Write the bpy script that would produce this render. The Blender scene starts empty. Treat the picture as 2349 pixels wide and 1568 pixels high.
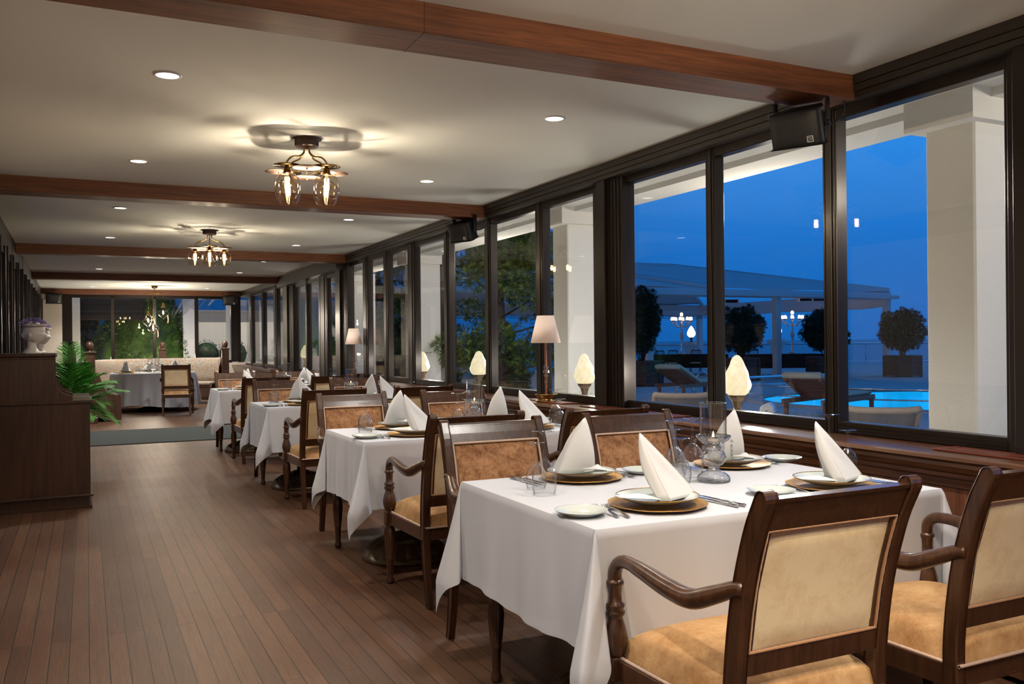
import bpy, math, random
from mathutils import Vector, Matrix
R = math.radians
PI = math.pi
random.seed(7)
sc = bpy.context.scene
col = sc.collection

# ------------------------------------------------------------------ camera
YAW, ROLL = R(25.9), R(0.56)
fw = Vector((math.sin(YAW), math.cos(YAW), 0)); rt = Vector((math.cos(YAW), -math.sin(YAW), 0)); dn = Vector((0, 0, -1))
ci = rt * math.cos(ROLL) + dn * math.sin(ROLL); cj = dn * math.cos(ROLL) - rt * math.sin(ROLL)
cam_d = bpy.data.cameras.new('camera'); cam = bpy.data.objects.new('camera', cam_d); col.objects.link(cam)
cam_d.sensor_width = 36; cam_d.lens = 36 * 2012 / 2349; cam_d.clip_start = 0.02; cam_d.clip_end = 6000
M4 = Matrix.Identity(4)
for k, v in enumerate((ci, -cj, -fw)):
    for r_ in range(3): M4[r_][k] = v[r_]
M4.translation = Vector((0, 0, 1.30)); cam.matrix_world = M4
sc.camera = cam
# ------------------------------------------------------------------ exposure and view
sc.view_settings.view_transform = 'Standard'; sc.view_settings.look = 'None'
sc.view_settings.gamma = 1; sc.view_settings.exposure = 0.14; sc.view_settings.use_curve_mapping = False
cy = sc.cycles
cy.max_bounces = 8; cy.diffuse_bounces = 4; cy.glossy_bounces = 4; cy.transmission_bounces = 8; cy.transparent_max_bounces = 32
cy.caustics_reflective = False; cy.caustics_refractive = False; cy.sample_clamp_indirect = 3.0; cy.use_denoising = True
# ------------------------------------------------------------------ dusk sky
wd = bpy.data.worlds.new('dusk_sky'); sc.world = wd; wd.use_nodes = True
nt = wd.node_tree; nt.nodes.clear()
wo = nt.nodes.new('ShaderNodeOutputWorld'); bg = nt.nodes.new('ShaderNodeBackground')
tc = nt.nodes.new('ShaderNodeTexCoord'); sp = nt.nodes.new('ShaderNodeSeparateXYZ'); rp = nt.nodes.new('ShaderNodeValToRGB')
nt.links.new(tc.outputs['Generated'], sp.inputs[0]); nt.links.new(sp.outputs['Z'], rp.inputs[0])
e = rp.color_ramp.elements
e[0].position = 0.0; e[0].color = (0.006, 0.098, 0.37, 1)
e[1].position = 0.10; e[1].color = (0.010, 0.135, 0.48, 1)
for p, c in ((0.2, (0.021, 0.205, 0.64, 1)), (0.35, (0.03, 0.22, 0.66, 1)), (1.0, (0.012, 0.10, 0.36, 1))):
    q = e.new(p); q.color = c
# the sky is darker away from the afterglow over the sea (towards +Y it dims)
mx = nt.nodes.new('ShaderNodeMapRange'); mx.inputs['From Min'].default_value = 0.05; mx.inputs['From Max'].default_value = 0.62
mx.inputs['To Min'].default_value = 0.40; mx.inputs['To Max'].default_value = 1.2
nt.links.new(sp.outputs['X'], mx.inputs['Value'])
nt.links.new(rp.outputs[0], bg.inputs[0]); nt.links.new(mx.outputs[0], bg.inputs[1]); nt.links.new(bg.outputs[0], wo.inputs[0])

# ================================================================== materials
def new_mat(name):
    m = bpy.data.materials.new(name); m.use_nodes = True
    n = m.node_tree; b = n.nodes['Principled BSDF']
    return m, n, b
def rgb(r, g, b): return tuple(((c / 255) / 12.92 if c / 255 <= .04045 else ((c / 255 + .055) / 1.055) ** 2.4) for c in (r, g, b)) + (1,)
def plain(name, c, rough=.5, metal=0, coat=0, emit=None, es=0, sheen=0, spec=None):
    m, n, b = new_mat(name)
    b.inputs['Base Color'].default_value = c if len(c) == 4 else c + (1,)
    b.inputs['Roughness'].default_value = rough; b.inputs['Metallic'].default_value = metal
    b.inputs['Coat Weight'].default_value = coat; b.inputs['Coat Roughness'].default_value = .15
    if spec is not None: b.inputs['Specular IOR Level'].default_value = spec
    if sheen: b.inputs['Sheen Weight'].default_value = sheen
    if emit: b.inputs['Emission Color'].default_value = emit; b.inputs['Emission Strength'].default_value = es
    return m
def noise_mix(n, b, c1, c2, scale=(1, 1, 1), ns=5, detail=5, lo=.35, hi=.65, dist=0.0, rough=.6):
    t = n.nodes.new('ShaderNodeTexCoord'); mp = n.nodes.new('ShaderNodeMapping'); mp.inputs['Scale'].default_value = scale
    nz = n.nodes.new('ShaderNodeTexNoise'); nz.inputs['Scale'].default_value = ns; nz.inputs['Detail'].default_value = detail
    nz.inputs['Distortion'].default_value = dist; nz.inputs['Roughness'].default_value = rough
    cr = n.nodes.new('ShaderNodeValToRGB'); cr.color_ramp.elements[0].position = lo; cr.color_ramp.elements[1].position = hi
    cr.color_ramp.elements[0].color = c1; cr.color_ramp.elements[1].color = c2
    n.links.new(t.outputs['Object'], mp.inputs[0]); n.links.new(mp.outputs[0], nz.inputs['Vector']); n.links.new(nz.outputs['Fac'], cr.inputs[0])
    n.links.new(cr.outputs[0], b.inputs['Base Color'])
    return nz, cr, mp
def bump(n, b, src, strength=.2, dist=.002):
    bp = n.nodes.new('ShaderNodeBump'); bp.inputs['Strength'].default_value = strength; bp.inputs['Distance'].default_value = dist
    n.links.new(src, bp.inputs['Height']); n.links.new(bp.outputs[0], b.inputs['Normal'])
def wood(name, c1, c2, axis=2, fine=60, rough=.4, coat=.2, wavescale=3.0):
    m, n, b = new_mat(name)
    s = [fine, fine, fine]; s[axis] = fine / 22
    nz, cr, mp = noise_mix(n, b, c1, c2, tuple(s), 1.0, 6, .3, .72, .6)
    t = n.nodes.new('ShaderNodeTexCoord'); mp2 = n.nodes.new('ShaderNodeMapping'); s2 = [1, 1, 1]; s2[axis] = .12
    mp2.inputs['Scale'].default_value = s2
    wv = n.nodes.new('ShaderNodeTexWave'); wv.wave_type = 'RINGS'; wv.inputs['Scale'].default_value = wavescale; wv.inputs['Distortion'].default_value = 7
    wv.inputs['Detail'].default_value = 3; wv.inputs['Detail Scale'].default_value = 1.6
    mix = n.nodes.new('ShaderNodeMixRGB'); mix.blend_type = 'MULTIPLY'; mix.inputs[0].default_value = .45
    c3 = n.nodes.new('ShaderNodeValToRGB'); c3.color_ramp.elements[0].color = (.45, .42, .4, 1); c3.color_ramp.elements[1].color = (1, 1, 1, 1)
    c3.color_ramp.elements[1].position = .45
    n.links.new(t.outputs['Object'], mp2.inputs[0]); n.links.new(mp2.outputs[0], wv.inputs['Vector']); n.links.new(wv.outputs['Fac'], c3.inputs[0])
    n.links.new(cr.outputs[0], mix.inputs[1]); n.links.new(c3.outputs[0], mix.inputs[2]); n.links.new(mix.outputs[0], b.inputs['Base Color'])
    b.inputs['Roughness'].default_value = rough; b.inputs['Coat Weight'].default_value = coat; b.inputs['Coat Roughness'].default_value = .2
    bump(n, b, nz.outputs['Fac'], .12, .001)
    return m
def velvet(name, c1, c2, scale=9, lo=.38, hi=.62, fine=60):
    m, n, b = new_mat(name)
    nz, cr, mp = noise_mix(n, b, c1, c2, (1, 1, 1), scale, 8, lo, hi, .25, .8)
    b.inputs['Roughness'].default_value = .75; b.inputs['Sheen Weight'].default_value = .55; b.inputs['Sheen Roughness'].default_value = .35
    b.inputs['Sheen Tint'].default_value = (.9, .66, .38, 1); b.inputs['Specular IOR Level'].default_value = .25
    bump(n, b, nz.outputs['Fac'], .15, .003)
    return m
def glass_thin(name, tint=(1, 1, 1, 1), rough=0.0, gain=1.0, ior=1.5):
    """thin clear glass: what is behind shows through, what is in front mirrors in it by the Fresnel law"""
    m = bpy.data.materials.new(name); m.use_nodes = True; n = m.node_tree; n.nodes.clear()
    o = n.nodes.new('ShaderNodeOutputMaterial'); tr = n.nodes.new('ShaderNodeBsdfTransparent'); gl = n.nodes.new('ShaderNodeBsdfGlossy')
    lw = n.nodes.new('ShaderNodeLayerWeight'); lw.inputs[0].default_value = .5
    pw = n.nodes.new('ShaderNodeMath'); pw.operation = 'POWER'; pw.inputs[1].default_value = 4.5
    fr = n.nodes.new('ShaderNodeMath'); fr.operation = 'MULTIPLY_ADD'; fr.inputs[1].default_value = .96; fr.inputs[2].default_value = .04
    n.links.new(lw.outputs['Facing'], pw.inputs[0]); n.links.new(pw.outputs[0], fr.inputs[0])
    mu = n.nodes.new('ShaderNodeMath'); mu.operation = 'MULTIPLY'; mu.use_clamp = True
    mu.inputs[1].default_value = gain; mixs = n.nodes.new('ShaderNodeMixShader')
    tr.inputs[0].default_value = tint; gl.inputs['Roughness'].default_value = rough
    n.links.new(fr.outputs[0], mu.inputs[0]); n.links.new(mu.outputs[0], mixs.inputs[0]); n.links.new(tr.outputs[0], mixs.inputs[1])
    n.links.new(gl.outputs[0], mixs.inputs[2]); n.links.new(mixs.outputs[0], o.inputs[0])
    return m
def crystal(name, base=.12, gain=2.2, scale=60, st=.8, tint=(.96, .97, .98, 1)):
    """cut crystal: clear, with many small facets that mirror the lamps"""
    m = glass_thin(name, tint, .03, gain); n = m.node_tree
    gl = [q for q in n.nodes if q.type == 'BSDF_GLOSSY'][0]; ad = [q for q in n.nodes if q.type == 'MATH' and q.operation == 'MULTIPLY_ADD'][0]; ad.inputs[2].default_value = base
    t = n.nodes.new('ShaderNodeTexCoord'); vo = n.nodes.new('ShaderNodeTexVoronoi'); vo.inputs['Scale'].default_value = scale
    bp = n.nodes.new('ShaderNodeBump'); bp.inputs['Strength'].default_value = st; bp.inputs['Distance'].default_value = .01
    n.links.new(t.outputs['Object'], vo.inputs['Vector']); n.links.new(vo.outputs['Distance'], bp.inputs['Height']); n.links.new(bp.outputs[0], gl.inputs['Normal'])
    return m
def emis(name, c, s):
    m = bpy.data.materials.new(name); m.use_nodes = True; n = m.node_tree; n.nodes.clear()
    o = n.nodes.new('ShaderNodeOutputMaterial'); em = n.nodes.new('ShaderNodeEmission'); em.inputs[0].default_value = c; em.inputs[1].default_value = s
    n.links.new(em.outputs[0], o.inputs[0]); return m

m_darkwood = wood('dark_stained_oak', rgb(40, 21, 11), rgb(74, 42, 22), 2, 60, .38, .25)
m_beam = wood('beam_oak', rgb(84, 46, 26), rgb(136, 84, 50), 0, 70, .55, .05, 2.0)
m_sill = wood('sill_oak', rgb(74, 44, 28), rgb(112, 74, 50), 1, 60, .3, .35)
m_panel = wood('wainscot_oak', rgb(92, 54, 36), rgb(132, 84, 58), 2, 70, .4, .2)
m_chair = wood('chair_walnut', rgb(52, 30, 17), rgb(84, 53, 33), 2, 80, .3, .45, 5)
m_booth = wood('booth_walnut', rgb(62, 38, 26), rgb(92, 62, 44), 2, 60, .35, .3)
m_seat = velvet('golden_velvet', rgb(148, 102, 58), rgb(204, 164, 116), 6, .34, .66)
m_front = velvet('mottled_velvet', rgb(108, 68, 42), rgb(182, 136, 98), 24, .36, .62)
m_backf = velvet('beige_velvet', rgb(214, 184, 136), rgb(238, 216, 176), 5, .3, .55)
m_cord = plain('pale_pink_cord', rgb(196, 168, 150), .8)
m_cord2 = plain('bronze_piping', rgb(170, 122, 78), .7, sheen=.4)
m_white = plain('white_linen', (.56, .57, .62), .85, sheen=.15)
m_napkin = plain('white_napkin_linen', (.72, .72, .73), .85, sheen=.1)
m_china = plain('white_china', (.58, .62, .59), .12, coat=.5)
m_gold = plain('gold_rim', rgb(200, 150, 70), .25, 1)
m_charger = plain('gold_charger', rgb(196, 152, 88), .45, .75)
m_steel = plain('polished_steel', (.75, .75, .76), .12, 1)
m_black = plain('black_plastic', (.007, .007, .008), .5, spec=.3)
m_frame = plain('dark_aluminium', rgb(38, 30, 26), .35, .5, coat=.1)
m_fascia = plain('bronze_metal_fascia', rgb(52, 46, 40), .4, .35)
m_iron = plain('cast_iron', rgb(88, 72, 54), .4, .5)
m_brass = plain('antique_brass', rgb(176, 140, 82), .22, 1)
m_brown_metal = plain('brown_enamel', rgb(92, 70, 62), .4, .3)
m_copper_disc = plain('rose_copper', rgb(120, 92, 80), .7, 0)
m_pane = glass_thin('window_glass', (.97, .975, .975, 1), 0, .8)
m_globe = glass_thin('champagne_glass', (.97, .91, .82, 1), 0, 2.2)
m_clear = glass_thin('clear_glass', (.97, .98, .98, 1), 0, 2.0)
m_goblet = None
m_crystal = crystal('cut_crystal')
m_goblet = crystal('goblet_glass', .035, 1.35, 22, .12, (.988, .99, .99, 1))
m_bulb = emis('bulb_glow', (1, .78, .45, 1), 30)
m_down = emis('downlight_glow', (1, .95, .86, 1), 5)
m_flame = emis('candle_flame', (1, .62, .25, 1), 18)
m_copper = plain('copper_stem', rgb(190, 120, 88), .3, .8)
m_lshade = plain('pink_white_shade', rgb(236, 212, 196), .9, emit=(1, .72, .55, 1), es=.10)
m_render = None
def stucco(name, c, s=140, st=.35):
    m, n, b = new_mat(name); b.inputs['Base Color'].default_value = c; b.inputs['Roughness'].default_value = .95
    t = n.nodes.new('ShaderNodeTexCoord'); nz = n.nodes.new('ShaderNodeTexNoise'); nz.inputs['Scale'].default_value = s; nz.inputs['Detail'].default_value = 3
    n.links.new(t.outputs['Object'], nz.inputs['Vector']); bump(n, b, nz.outputs['Fac'], st, .004); return m
m_stucco = stucco('white_stucco', (.72, .71, .67, 1), 70, .5)
m_ceil = stucco('ceiling_paint', (.84, .868, .83, 1), 3, .25)
m_plaster = plain('cream_plaster', (.70, .62, .52), .9)
m_soil = plain('potting_soil', rgb(40, 28, 20), .95)

# floor boards run along Y
m_floor, n, b = new_mat('oak_floor_boards')
t = n.nodes.new('ShaderNodeTexCoord'); mp = n.nodes.new('ShaderNodeMapping'); mp.inputs['Rotation'].default_value = (0, 0, R(90))
br = n.nodes.new('ShaderNodeTexBrick'); br.offset = .37; br.offset_frequency = 3; br.squash = 1
br.inputs['Scale'].default_value = 1; br.inputs['Brick Width'].default_value = 1.45; br.inputs['Row Height'].default_value = .075
br.inputs['Mortar Size'].default_value = .0024; br.inputs['Mortar Smooth'].default_value = .3; br.inputs['Bias'].default_value = 0
br.inputs['Color1'].default_value = rgb(78, 52, 36); br.inputs['Color2'].default_value = rgb(98, 69, 48); br.inputs['Mortar'].default_value = rgb(22, 11, 7)
n.links.new(t.outputs['Object'], mp.inputs[0]); n.links.new(mp.outputs[0], br.inputs['Vector'])
mg = n.nodes.new('ShaderNodeMapping'); mg.inputs['Scale'].default_value = (55, 2.2, 1); nz = n.nodes.new('ShaderNodeTexNoise'); nz.inputs['Scale'].default_value = 1
nz.inputs['Detail'].default_value = 8; nz.inputs['Distortion'].default_value = 2.6
n.links.new(t.outputs['Object'], mg.inputs[0]); n.links.new(mg.outputs[0], nz.inputs['Vector'])
gr = n.nodes.new('ShaderNodeValToRGB'); gr.color_ramp.elements[0].position = .3; gr.color_ramp.elements[0].color = (.50, .45, .41, 1); gr.color_ramp.elements[1].position = .6; gr.color_ramp.elements[1].color = (1, 1, 1, 1)
n.links.new(nz.outputs['Fac'], gr.inputs[0])
mm = n.nodes.new('ShaderNodeMixRGB'); mm.blend_type = 'MULTIPLY'; mm.inputs[0].default_value = .75
n.links.new(br.outputs['Color'], mm.inputs[1]); n.links.new(gr.outputs[0], mm.inputs[2])
wn = n.nodes.new('ShaderNodeTexNoise'); wn.inputs['Scale'].default_value = 1.3; wn.inputs['Detail'].default_value = 4
n.links.new(t.outputs['Object'], wn.inputs['Vector'])
wr = n.nodes.new('ShaderNodeValToRGB'); wr.color_ramp.elements[0].position = .35; wr.color_ramp.elements[0].color = (.88, .74, .66, 1); wr.color_ramp.elements[1].position = .65; wr.color_ramp.elements[1].color = (1.05, 1.05, 1.05, 1)
n.links.new(wn.outputs['Fac'], wr.inputs[0])
m2 = n.nodes.new('ShaderNodeMixRGB'); m2.blend_type = 'MULTIPLY'; m2.inputs[0].default_value = 1
n.links.new(mm.outputs[0], m2.inputs[1]); n.links.new(wr.outputs[0], m2.inputs[2]); n.links.new(m2.outputs[0], b.inputs['Base Color'])
rr = n.nodes.new('ShaderNodeMapRange'); rr.inputs['To Min'].default_value = .34; rr.inputs['To Max'].default_value = .55
n.links.new(wn.outputs['Fac'], rr.inputs['Value']); n.links.new(rr.outputs[0], b.inputs['Roughness'])
ma = n.nodes.new('ShaderNodeMath'); ma.operation = 'SUBTRACT'; n.links.new(nz.outputs['Fac'], ma.inputs[0]); ms = n.nodes.new('ShaderNodeMath'); ms.operation = 'MULTIPLY'
n.links.new(br.outputs['Fac'], ms.inputs[0]); ms.inputs[1].default_value = 5; n.links.new(ms.outputs[0], ma.inputs[1]); bump(n, b, ma.outputs[0], .3, .0015)

m_carpet, n, b = new_mat('grey_green_carpet'); noise_mix(n, b, rgb(30, 35, 35), rgb(64, 69, 67), (1, 1, 1), 160, 2); b.inputs['Roughness'].default_value = 1
m_brocade, n, b = new_mat('floral_brocade')
t = n.nodes.new('ShaderNodeTexCoord'); wv = n.nodes.new('ShaderNodeTexWave'); wv.wave_type = 'RINGS'; wv.inputs['Scale'].default_value = 5.5; wv.inputs['Distortion'].default_value = 13
wv.inputs['Detail'].default_value = 4; wv.inputs['Detail Scale'].default_value = 3.5; cr = n.nodes.new('ShaderNodeValToRGB')
cr.color_ramp.elements[0].position = .3; cr.color_ramp.elements[0].color = rgb(134, 136, 136); cr.color_ramp.elements[1].position = .78; cr.color_ramp.elements[1].color = rgb(134, 106, 74)
n.links.new(t.outputs['Object'], wv.inputs['Vector']); n.links.new(wv.outputs['Fac'], cr.inputs[0]); n.links.new(cr.outputs[0], b.inputs['Base Color']); b.inputs['Roughness'].default_value = .7
m_alab = bpy.data.materials.new('glowing_alabaster'); m_alab.use_nodes = True; n = m_alab.node_tree; b = n.nodes['Principled BSDF']
t = n.nodes.new('ShaderNodeTexCoord'); nz = n.nodes.new('ShaderNodeTexNoise'); nz.inputs['Scale'].default_value = 14; nz.inputs['Detail'].default_value = 5; nz.inputs['Distortion'].default_value = 2.5
cr = n.nodes.new('ShaderNodeValToRGB'); cr.color_ramp.elements[0].position = .42; cr.color_ramp.elements[0].color = (.92, .74, .40, 1); cr.color_ramp.elements[1].position = .62; cr.color_ramp.elements[1].color = (1, .91, .66, 1)
n.links.new(t.outputs['Object'], nz.inputs['Vector']); n.links.new(nz.outputs['Fac'], cr.inputs[0]); n.links.new(cr.outputs[0], b.inputs['Emission Color'])
b.inputs['Emission Strength'].default_value = .82; b.inputs['Base Color'].default_value = (.5, .45, .35, 1); b.inputs['Roughness'].default_value = .4
def leafmat(name, c1, c2, ns=6):
    m, n, b = new_mat(name); noise_mix(n, b, c1, c2, (1, 1, 1), ns, 3, .3, .7); b.inputs['Roughness'].default_value = .6; return m
m_leaf = leafmat('conifer_green', rgb(34, 52, 18), rgb(96, 122, 44))
m_leafd = leafmat('dark_green_needles', rgb(14, 30, 16), rgb(34, 60, 30))
m_hedge = leafmat('cypress_green', rgb(34, 58, 18), rgb(84, 118, 42), 3)
m_palm = leafmat('palm_green', rgb(34, 96, 26), rgb(92, 176, 60), 9)
m_lav = leafmat('lavender_flowers', rgb(70, 52, 100), rgb(150, 128, 190), 40)
m_bark = leafmat('bark', rgb(44, 32, 24), rgb(84, 66, 50), 30)
m_bust = plain('cream_ceramic', (.72, .66, .56), .4, coat=.2)
m_teak = wood('teak_slats', rgb(134, 84, 62), rgb(176, 122, 92), 0, 40, .6, 0)
m_planter = wood('planter_wood', rgb(78, 50, 42), rgb(112, 76, 62), 0, 30, .7, 0)
m_cushion = plain('cream_cushion', rgb(214, 204, 176), .9)
m_mesh = plain('grey_sling_fabric', rgb(150, 146, 142), .8)
m_taupe = plain('taupe_resin', rgb(176, 160, 142), .5)
m_towel = plain('white_towel', (.8, .8, .82), .95)
m_deck = plain('pale_deck', (.62, .60, .57), .8)
m_whitepaint = plain('white_painted_metal', (.75, .76, .78), .5)
m_canvas = plain('white_canvas', (.72, .73, .76), .85)
m_clearplastic = glass_thin('rolled_clear_plastic', (.86, .88, .9, 1), .15, 3)
m_blackcloth = plain('dark_brown_cloth', rgb(52, 42, 36), .95)
m_blackchair = plain('black_lacquer', (.015, .012, .012), .3)
m_sea = plain('sea_water', (.004, .05, .16), .35)
m_pool = plain('lit_pool_water', (.0, .22, .45), .08, emit=(.0, .42, .95, 1), es=.75)
m_grass = plain('grass_green', rgb(96, 128, 40), .8)
m_wet = plain('chrome_rail', (.7, .72, .75), .2, 1)
m_redmat = wood('reddish_leather', rgb(88, 38, 24), rgb(122, 58, 38), 1, 20, .35, .3)

# ================================================================== mesh builder
class MB:
    def __init__(s): s.v = []; s.f = []; s.flat = set()
    def add(s, vs, fs, flat=False):
        o = len(s.v); s.v += [tuple(v) for v in vs]
        for f in fs:
            if flat: s.flat.add(len(s.f))
            s.f.append(tuple(i + o for i in f))
        return s
    def box(s, x0, x1, y0, y1, z0, z1, bev=0.0):
        if bev <= 0:
            vs = [(x, y, z) for z in (z0, z1) for y in (y0, y1) for x in (x0, x1)]
            return s.add(vs, [(0, 2, 3, 1), (4, 5, 7, 6), (0, 1, 5, 4), (2, 6, 7, 3), (0, 4, 6, 2), (1, 3, 7, 5)], True)
        b = min(bev, (x1 - x0) / 2.01, (y1 - y0) / 2.01, (z1 - z0) / 2.01)
        vs = []; idx = {}
        for sx in (0, 1):
            for sy in (0, 1):
                for sz in (0, 1):
                    X = (x0, x1)[sx]; Y = (y0, y1)[sy]; Z = (z0, z1)[sz]; dx = (b, -b)[sx]; dy = (b, -b)[sy]; dz = (b, -b)[sz]
                    idx[sx, sy, sz] = len(vs); vs += [(X, Y + dy, Z + dz), (X + dx, Y, Z + dz), (X + dx, Y + dy, Z)]
        g = lambda a, b_, c, k: idx[a, b_, c] + k
        fs = []
        for a in (0, 1):
            q = [g(a, 0, 0, 0), g(a, 1, 0, 0), g(a, 1, 1, 0), g(a, 0, 1, 0)]; fs.append(q if a else q[::-1])
            q = [g(0, a, 0, 1), g(1, a, 0, 1), g(1, a, 1, 1), g(0, a, 1, 1)]; fs.append(q[::-1] if a else q)
            q = [g(0, 0, a, 2), g(1, 0, a, 2), g(1, 1, a, 2), g(0, 1, a, 2)]; fs.append(q if a else q[::-1])
        for a in (0, 1):
            for c in (0, 1):
                fs.append([g(a, c, 0, 0), g(a, c, 1, 0), g(a, c, 1, 1), g(a, c, 0, 1)])
                fs.append([g(a, 0, c, 0), g(a, 1, c, 0), g(a, 1, c, 2), g(a, 0, c, 2)])
                fs.append([g(0, a, c, 1), g(1, a, c, 1), g(1, a, c, 2), g(0, a, c, 2)])
        for a in (0, 1):
            for b2 in (0, 1):
                for c in (0, 1): fs.append([g(a, b2, c, 0), g(a, b2, c, 1), g(a, b2, c, 2)])
        return s.add(vs, fs, True)
    def prism(s, pts, axis, a0, a1):
        """pts: 2D outline; axis: the extrusion axis 0/1/2"""
        n_ = len(pts); vs = []
        for a in (a0, a1):
            for p in pts:
                q = [p[0], p[1]]; q.insert(axis, a); vs.append(q)
        fs = [tuple(range(n_)), tuple(range(2 * n_ - 1, n_ - 1, -1))] + [(i, (i + 1) % n_, n_ + (i + 1) % n_, n_ + i) for i in range(n_)]
        return s.add(vs, fs, True)
    def lathe(s, prof, seg=24, c=(0, 0, 0), mod=None, close=False, flat=False):
        """prof [(r, z)]; mod(angle, k) scales the radius"""
        vs = []; rows = []
        for k, (r, z) in enumerate(prof):
            if r <= 1e-6: rows.append([len(vs)]); vs.append((c[0], c[1], c[2] + z)); continue
            row = []
            for i in range(seg):
                a = 2 * PI * i / seg; q = r * (mod(a, k) if mod else 1); row.append(len(vs)); vs.append((c[0] + q * math.cos(a), c[1] + q * math.sin(a), c[2] + z))
            rows.append(row)
        fs = []
        pairs = list(zip(rows, rows[1:])) + ([(rows[-1], rows[0])] if close else [])
        for A, B in pairs:
            for i in range(seg):
                j = (i + 1) % seg
                if len(A) == 1 and len(B) == 1: continue
                if len(A) == 1: fs.append((A[0], B[j], B[i]))
                elif len(B) == 1: fs.append((A[i], A[j], B[0]))
                else: fs.append((A[i], A[j], B[j], B[i]))
        return s.add(vs, fs, flat)
    def tube(s, pts, rad, seg=10, sq=None, caps=True, twist=0):
        """sweep; rad number or list; sq=(a,b) scales the section across/up"""
        pts = [Vector(p) for p in pts]; n_ = len(pts); rad = rad if isinstance(rad, (list, tuple)) else [rad] * n_
        vs = []; up = None
        for k, p in enumerate(pts):
            t_ = (pts[min(k + 1, n_ - 1)] - pts[max(k - 1, 0)]).normalized()
            if up is None: up = Vector((0, 0, 1)) if abs(t_.z) < .9 else Vector((0, 1, 0))
            x = t_.cross(up); x.normalize(); up = x.cross(t_).normalized()
            for i in range(seg):
                a = 2 * PI * i / seg + twist * k
                vs.append(p + x * math.cos(a) * rad[k] * (sq[0] if sq else 1) + up * math.sin(a) * rad[k] * (sq[1] if sq else 1))
        fs = [(k * seg + i, k * seg + (i + 1) % seg, (k + 1) * seg + (i + 1) % seg, (k + 1) * seg + i) for k in range(n_ - 1) for i in range(seg)]
        if caps: fs += [tuple(range(seg))[::-1], tuple((n_ - 1) * seg + i for i in range(seg))]
        return s.add(vs, fs)
    def ell(s, c, r, seg=16, rings=10, fn=None):
        prof = []
        vs = []; rows = []
        for k in range(rings + 1):
            ph = PI * k / rings; z = -math.cos(ph); q = math.sin(ph)
            row = []
            for i in range(seg):
                a = 2 * PI * i / seg; f_ = fn(a, z) if fn else 1
                row.append(len(vs)); vs.append((c[0] + r[0] * q * math.cos(a) * f_, c[1] + r[1] * q * math.sin(a) * f_, c[2] + r[2] * z * (f_ if 0 < k < rings else 1)))
            rows.append(row)
        fs = [(A[i], A[(i + 1) % seg], B[(i + 1) % seg], B[i]) for A, B in zip(rows, rows[1:]) for i in range(seg)]
        return s.add(vs, fs)
    def grid(s, fn, nu, nv, flip=False):
        vs = [fn(i / nu, j / nv) for j in range(nv + 1) for i in range(nu + 1)]
        fs = [(j * (nu + 1) + i, j * (nu + 1) + i + 1, (j + 1) * (nu + 1) + i + 1, (j + 1) * (nu + 1) + i) for j in range(nv) for i in range(nu)]
        if flip: fs = [f[::-1] for f in fs]
        return s.add(vs, fs)
    def xf(s, M, start=0):
        for i in range(start, len(s.v)): s.v[i] = tuple(M @ Vector(s.v[i]))
        return s
    def obj(s, name, mat, parent=None, loc=None, rz=0, bevel=0, subd=0, solid=0):
        me = bpy.data.meshes.new(name); me.from_pydata(s.v, [], s.f); me.update()
        for i, p in enumerate(me.polygons): p.use_smooth = i not in s.flat
        me.materials.append(mat)
        o = bpy.data.objects.new(name, me); col.objects.link(o)
        if parent: o.parent = parent
        if loc: o.location = loc
        if rz: o.rotation_euler = (0, 0, rz)
        if solid: md = o.modifiers.new('t', 'SOLIDIFY'); md.thickness = solid; md.offset = 0
        if bevel: md = o.modifiers.new('b', 'BEVEL'); md.width = bevel; md.segments = 2; md.limit_method = 'ANGLE'
        if subd: md = o.modifiers.new('s', 'SUBSURF'); md.levels = subd; md.render_levels = subd
        return o
def smooth_path(pts, n_=8):
    """Catmull-Rom through pts"""
    P = [Vector(p) for p in pts]; P = [P[0] * 2 - P[1]] + P + [P[-1] * 2 - P[-2]]; out = []
    for k in range(1, len(P) - 2):
        for i in range(n_):
            t_ = i / n_; a, b_, c, d = P[k - 1:k + 3]
            out.append(.5 * ((2 * b_) + (c - a) * t_ + (2 * a - 5 * b_ + 4 * c - d) * t_ ** 2 + (-a + 3 * b_ - 3 * c + d) * t_ ** 3))
    out.append(P[-2]); return out
def tag(o, label=None, cat=None, group=None, kind=None):
    if label: o['label'] = label
    if cat: o['category'] = cat
    if group: o['group'] = group
    if kind: o['kind'] = kind
    return o
def root(name, loc, rz=0, label=None, cat=None, group=None):
    o = bpy.data.objects.new(name, None); o.empty_display_size = .1; col.objects.link(o); o.location = loc; o.rotation_euler = (0, 0, rz)
    return tag(o, label, cat, group)
KIDS = {}
def kids(o): return list(o.children)
def dup(o, loc, rz, label, group=None, parent=None):
    def rec(a, par):
        c = a.copy(); col.objects.link(c); c.parent = par
        for ch in a.children: rec(ch, c)
        return c
    r = rec(o, parent); r.location = loc; r.rotation_euler = (0, 0, rz)
    if label: r['label'] = label
    if group: r['group'] = group
    return r
class Kind:
    """first call hands out the prototype itself, later calls copies of it"""
    def __init__(s, maker): s.maker = maker; s.o = None
    def put(s, loc, rz, label, group=None):
        if s.o is None:
            s.o = s.maker(); o = s.o; o.location = loc; o.rotation_euler = (0, 0, rz); o['label'] = label
            if group: o['group'] = group
            return o
        return dup(s.o, loc, rz, label, group)
def struct(o, label=None): o['kind'] = 'structure'; return tag(o, label)

# ================================================================== the room
HC = 2.55
def lx(y): return -.62 - .0112 * y
struct(MB().box(-1.7, 3.6, -4.2, 22.0, -.08, 0).obj('floor', m_floor))
struct(MB().box(-1.7, 3.5, -4.2, 22.0, HC, HC + .12).obj('ceiling', m_ceil))
struct(MB().box(-1.7, 3.7, -4.3, -4.1, 0, HC).obj('wall_back', m_plaster))
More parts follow.
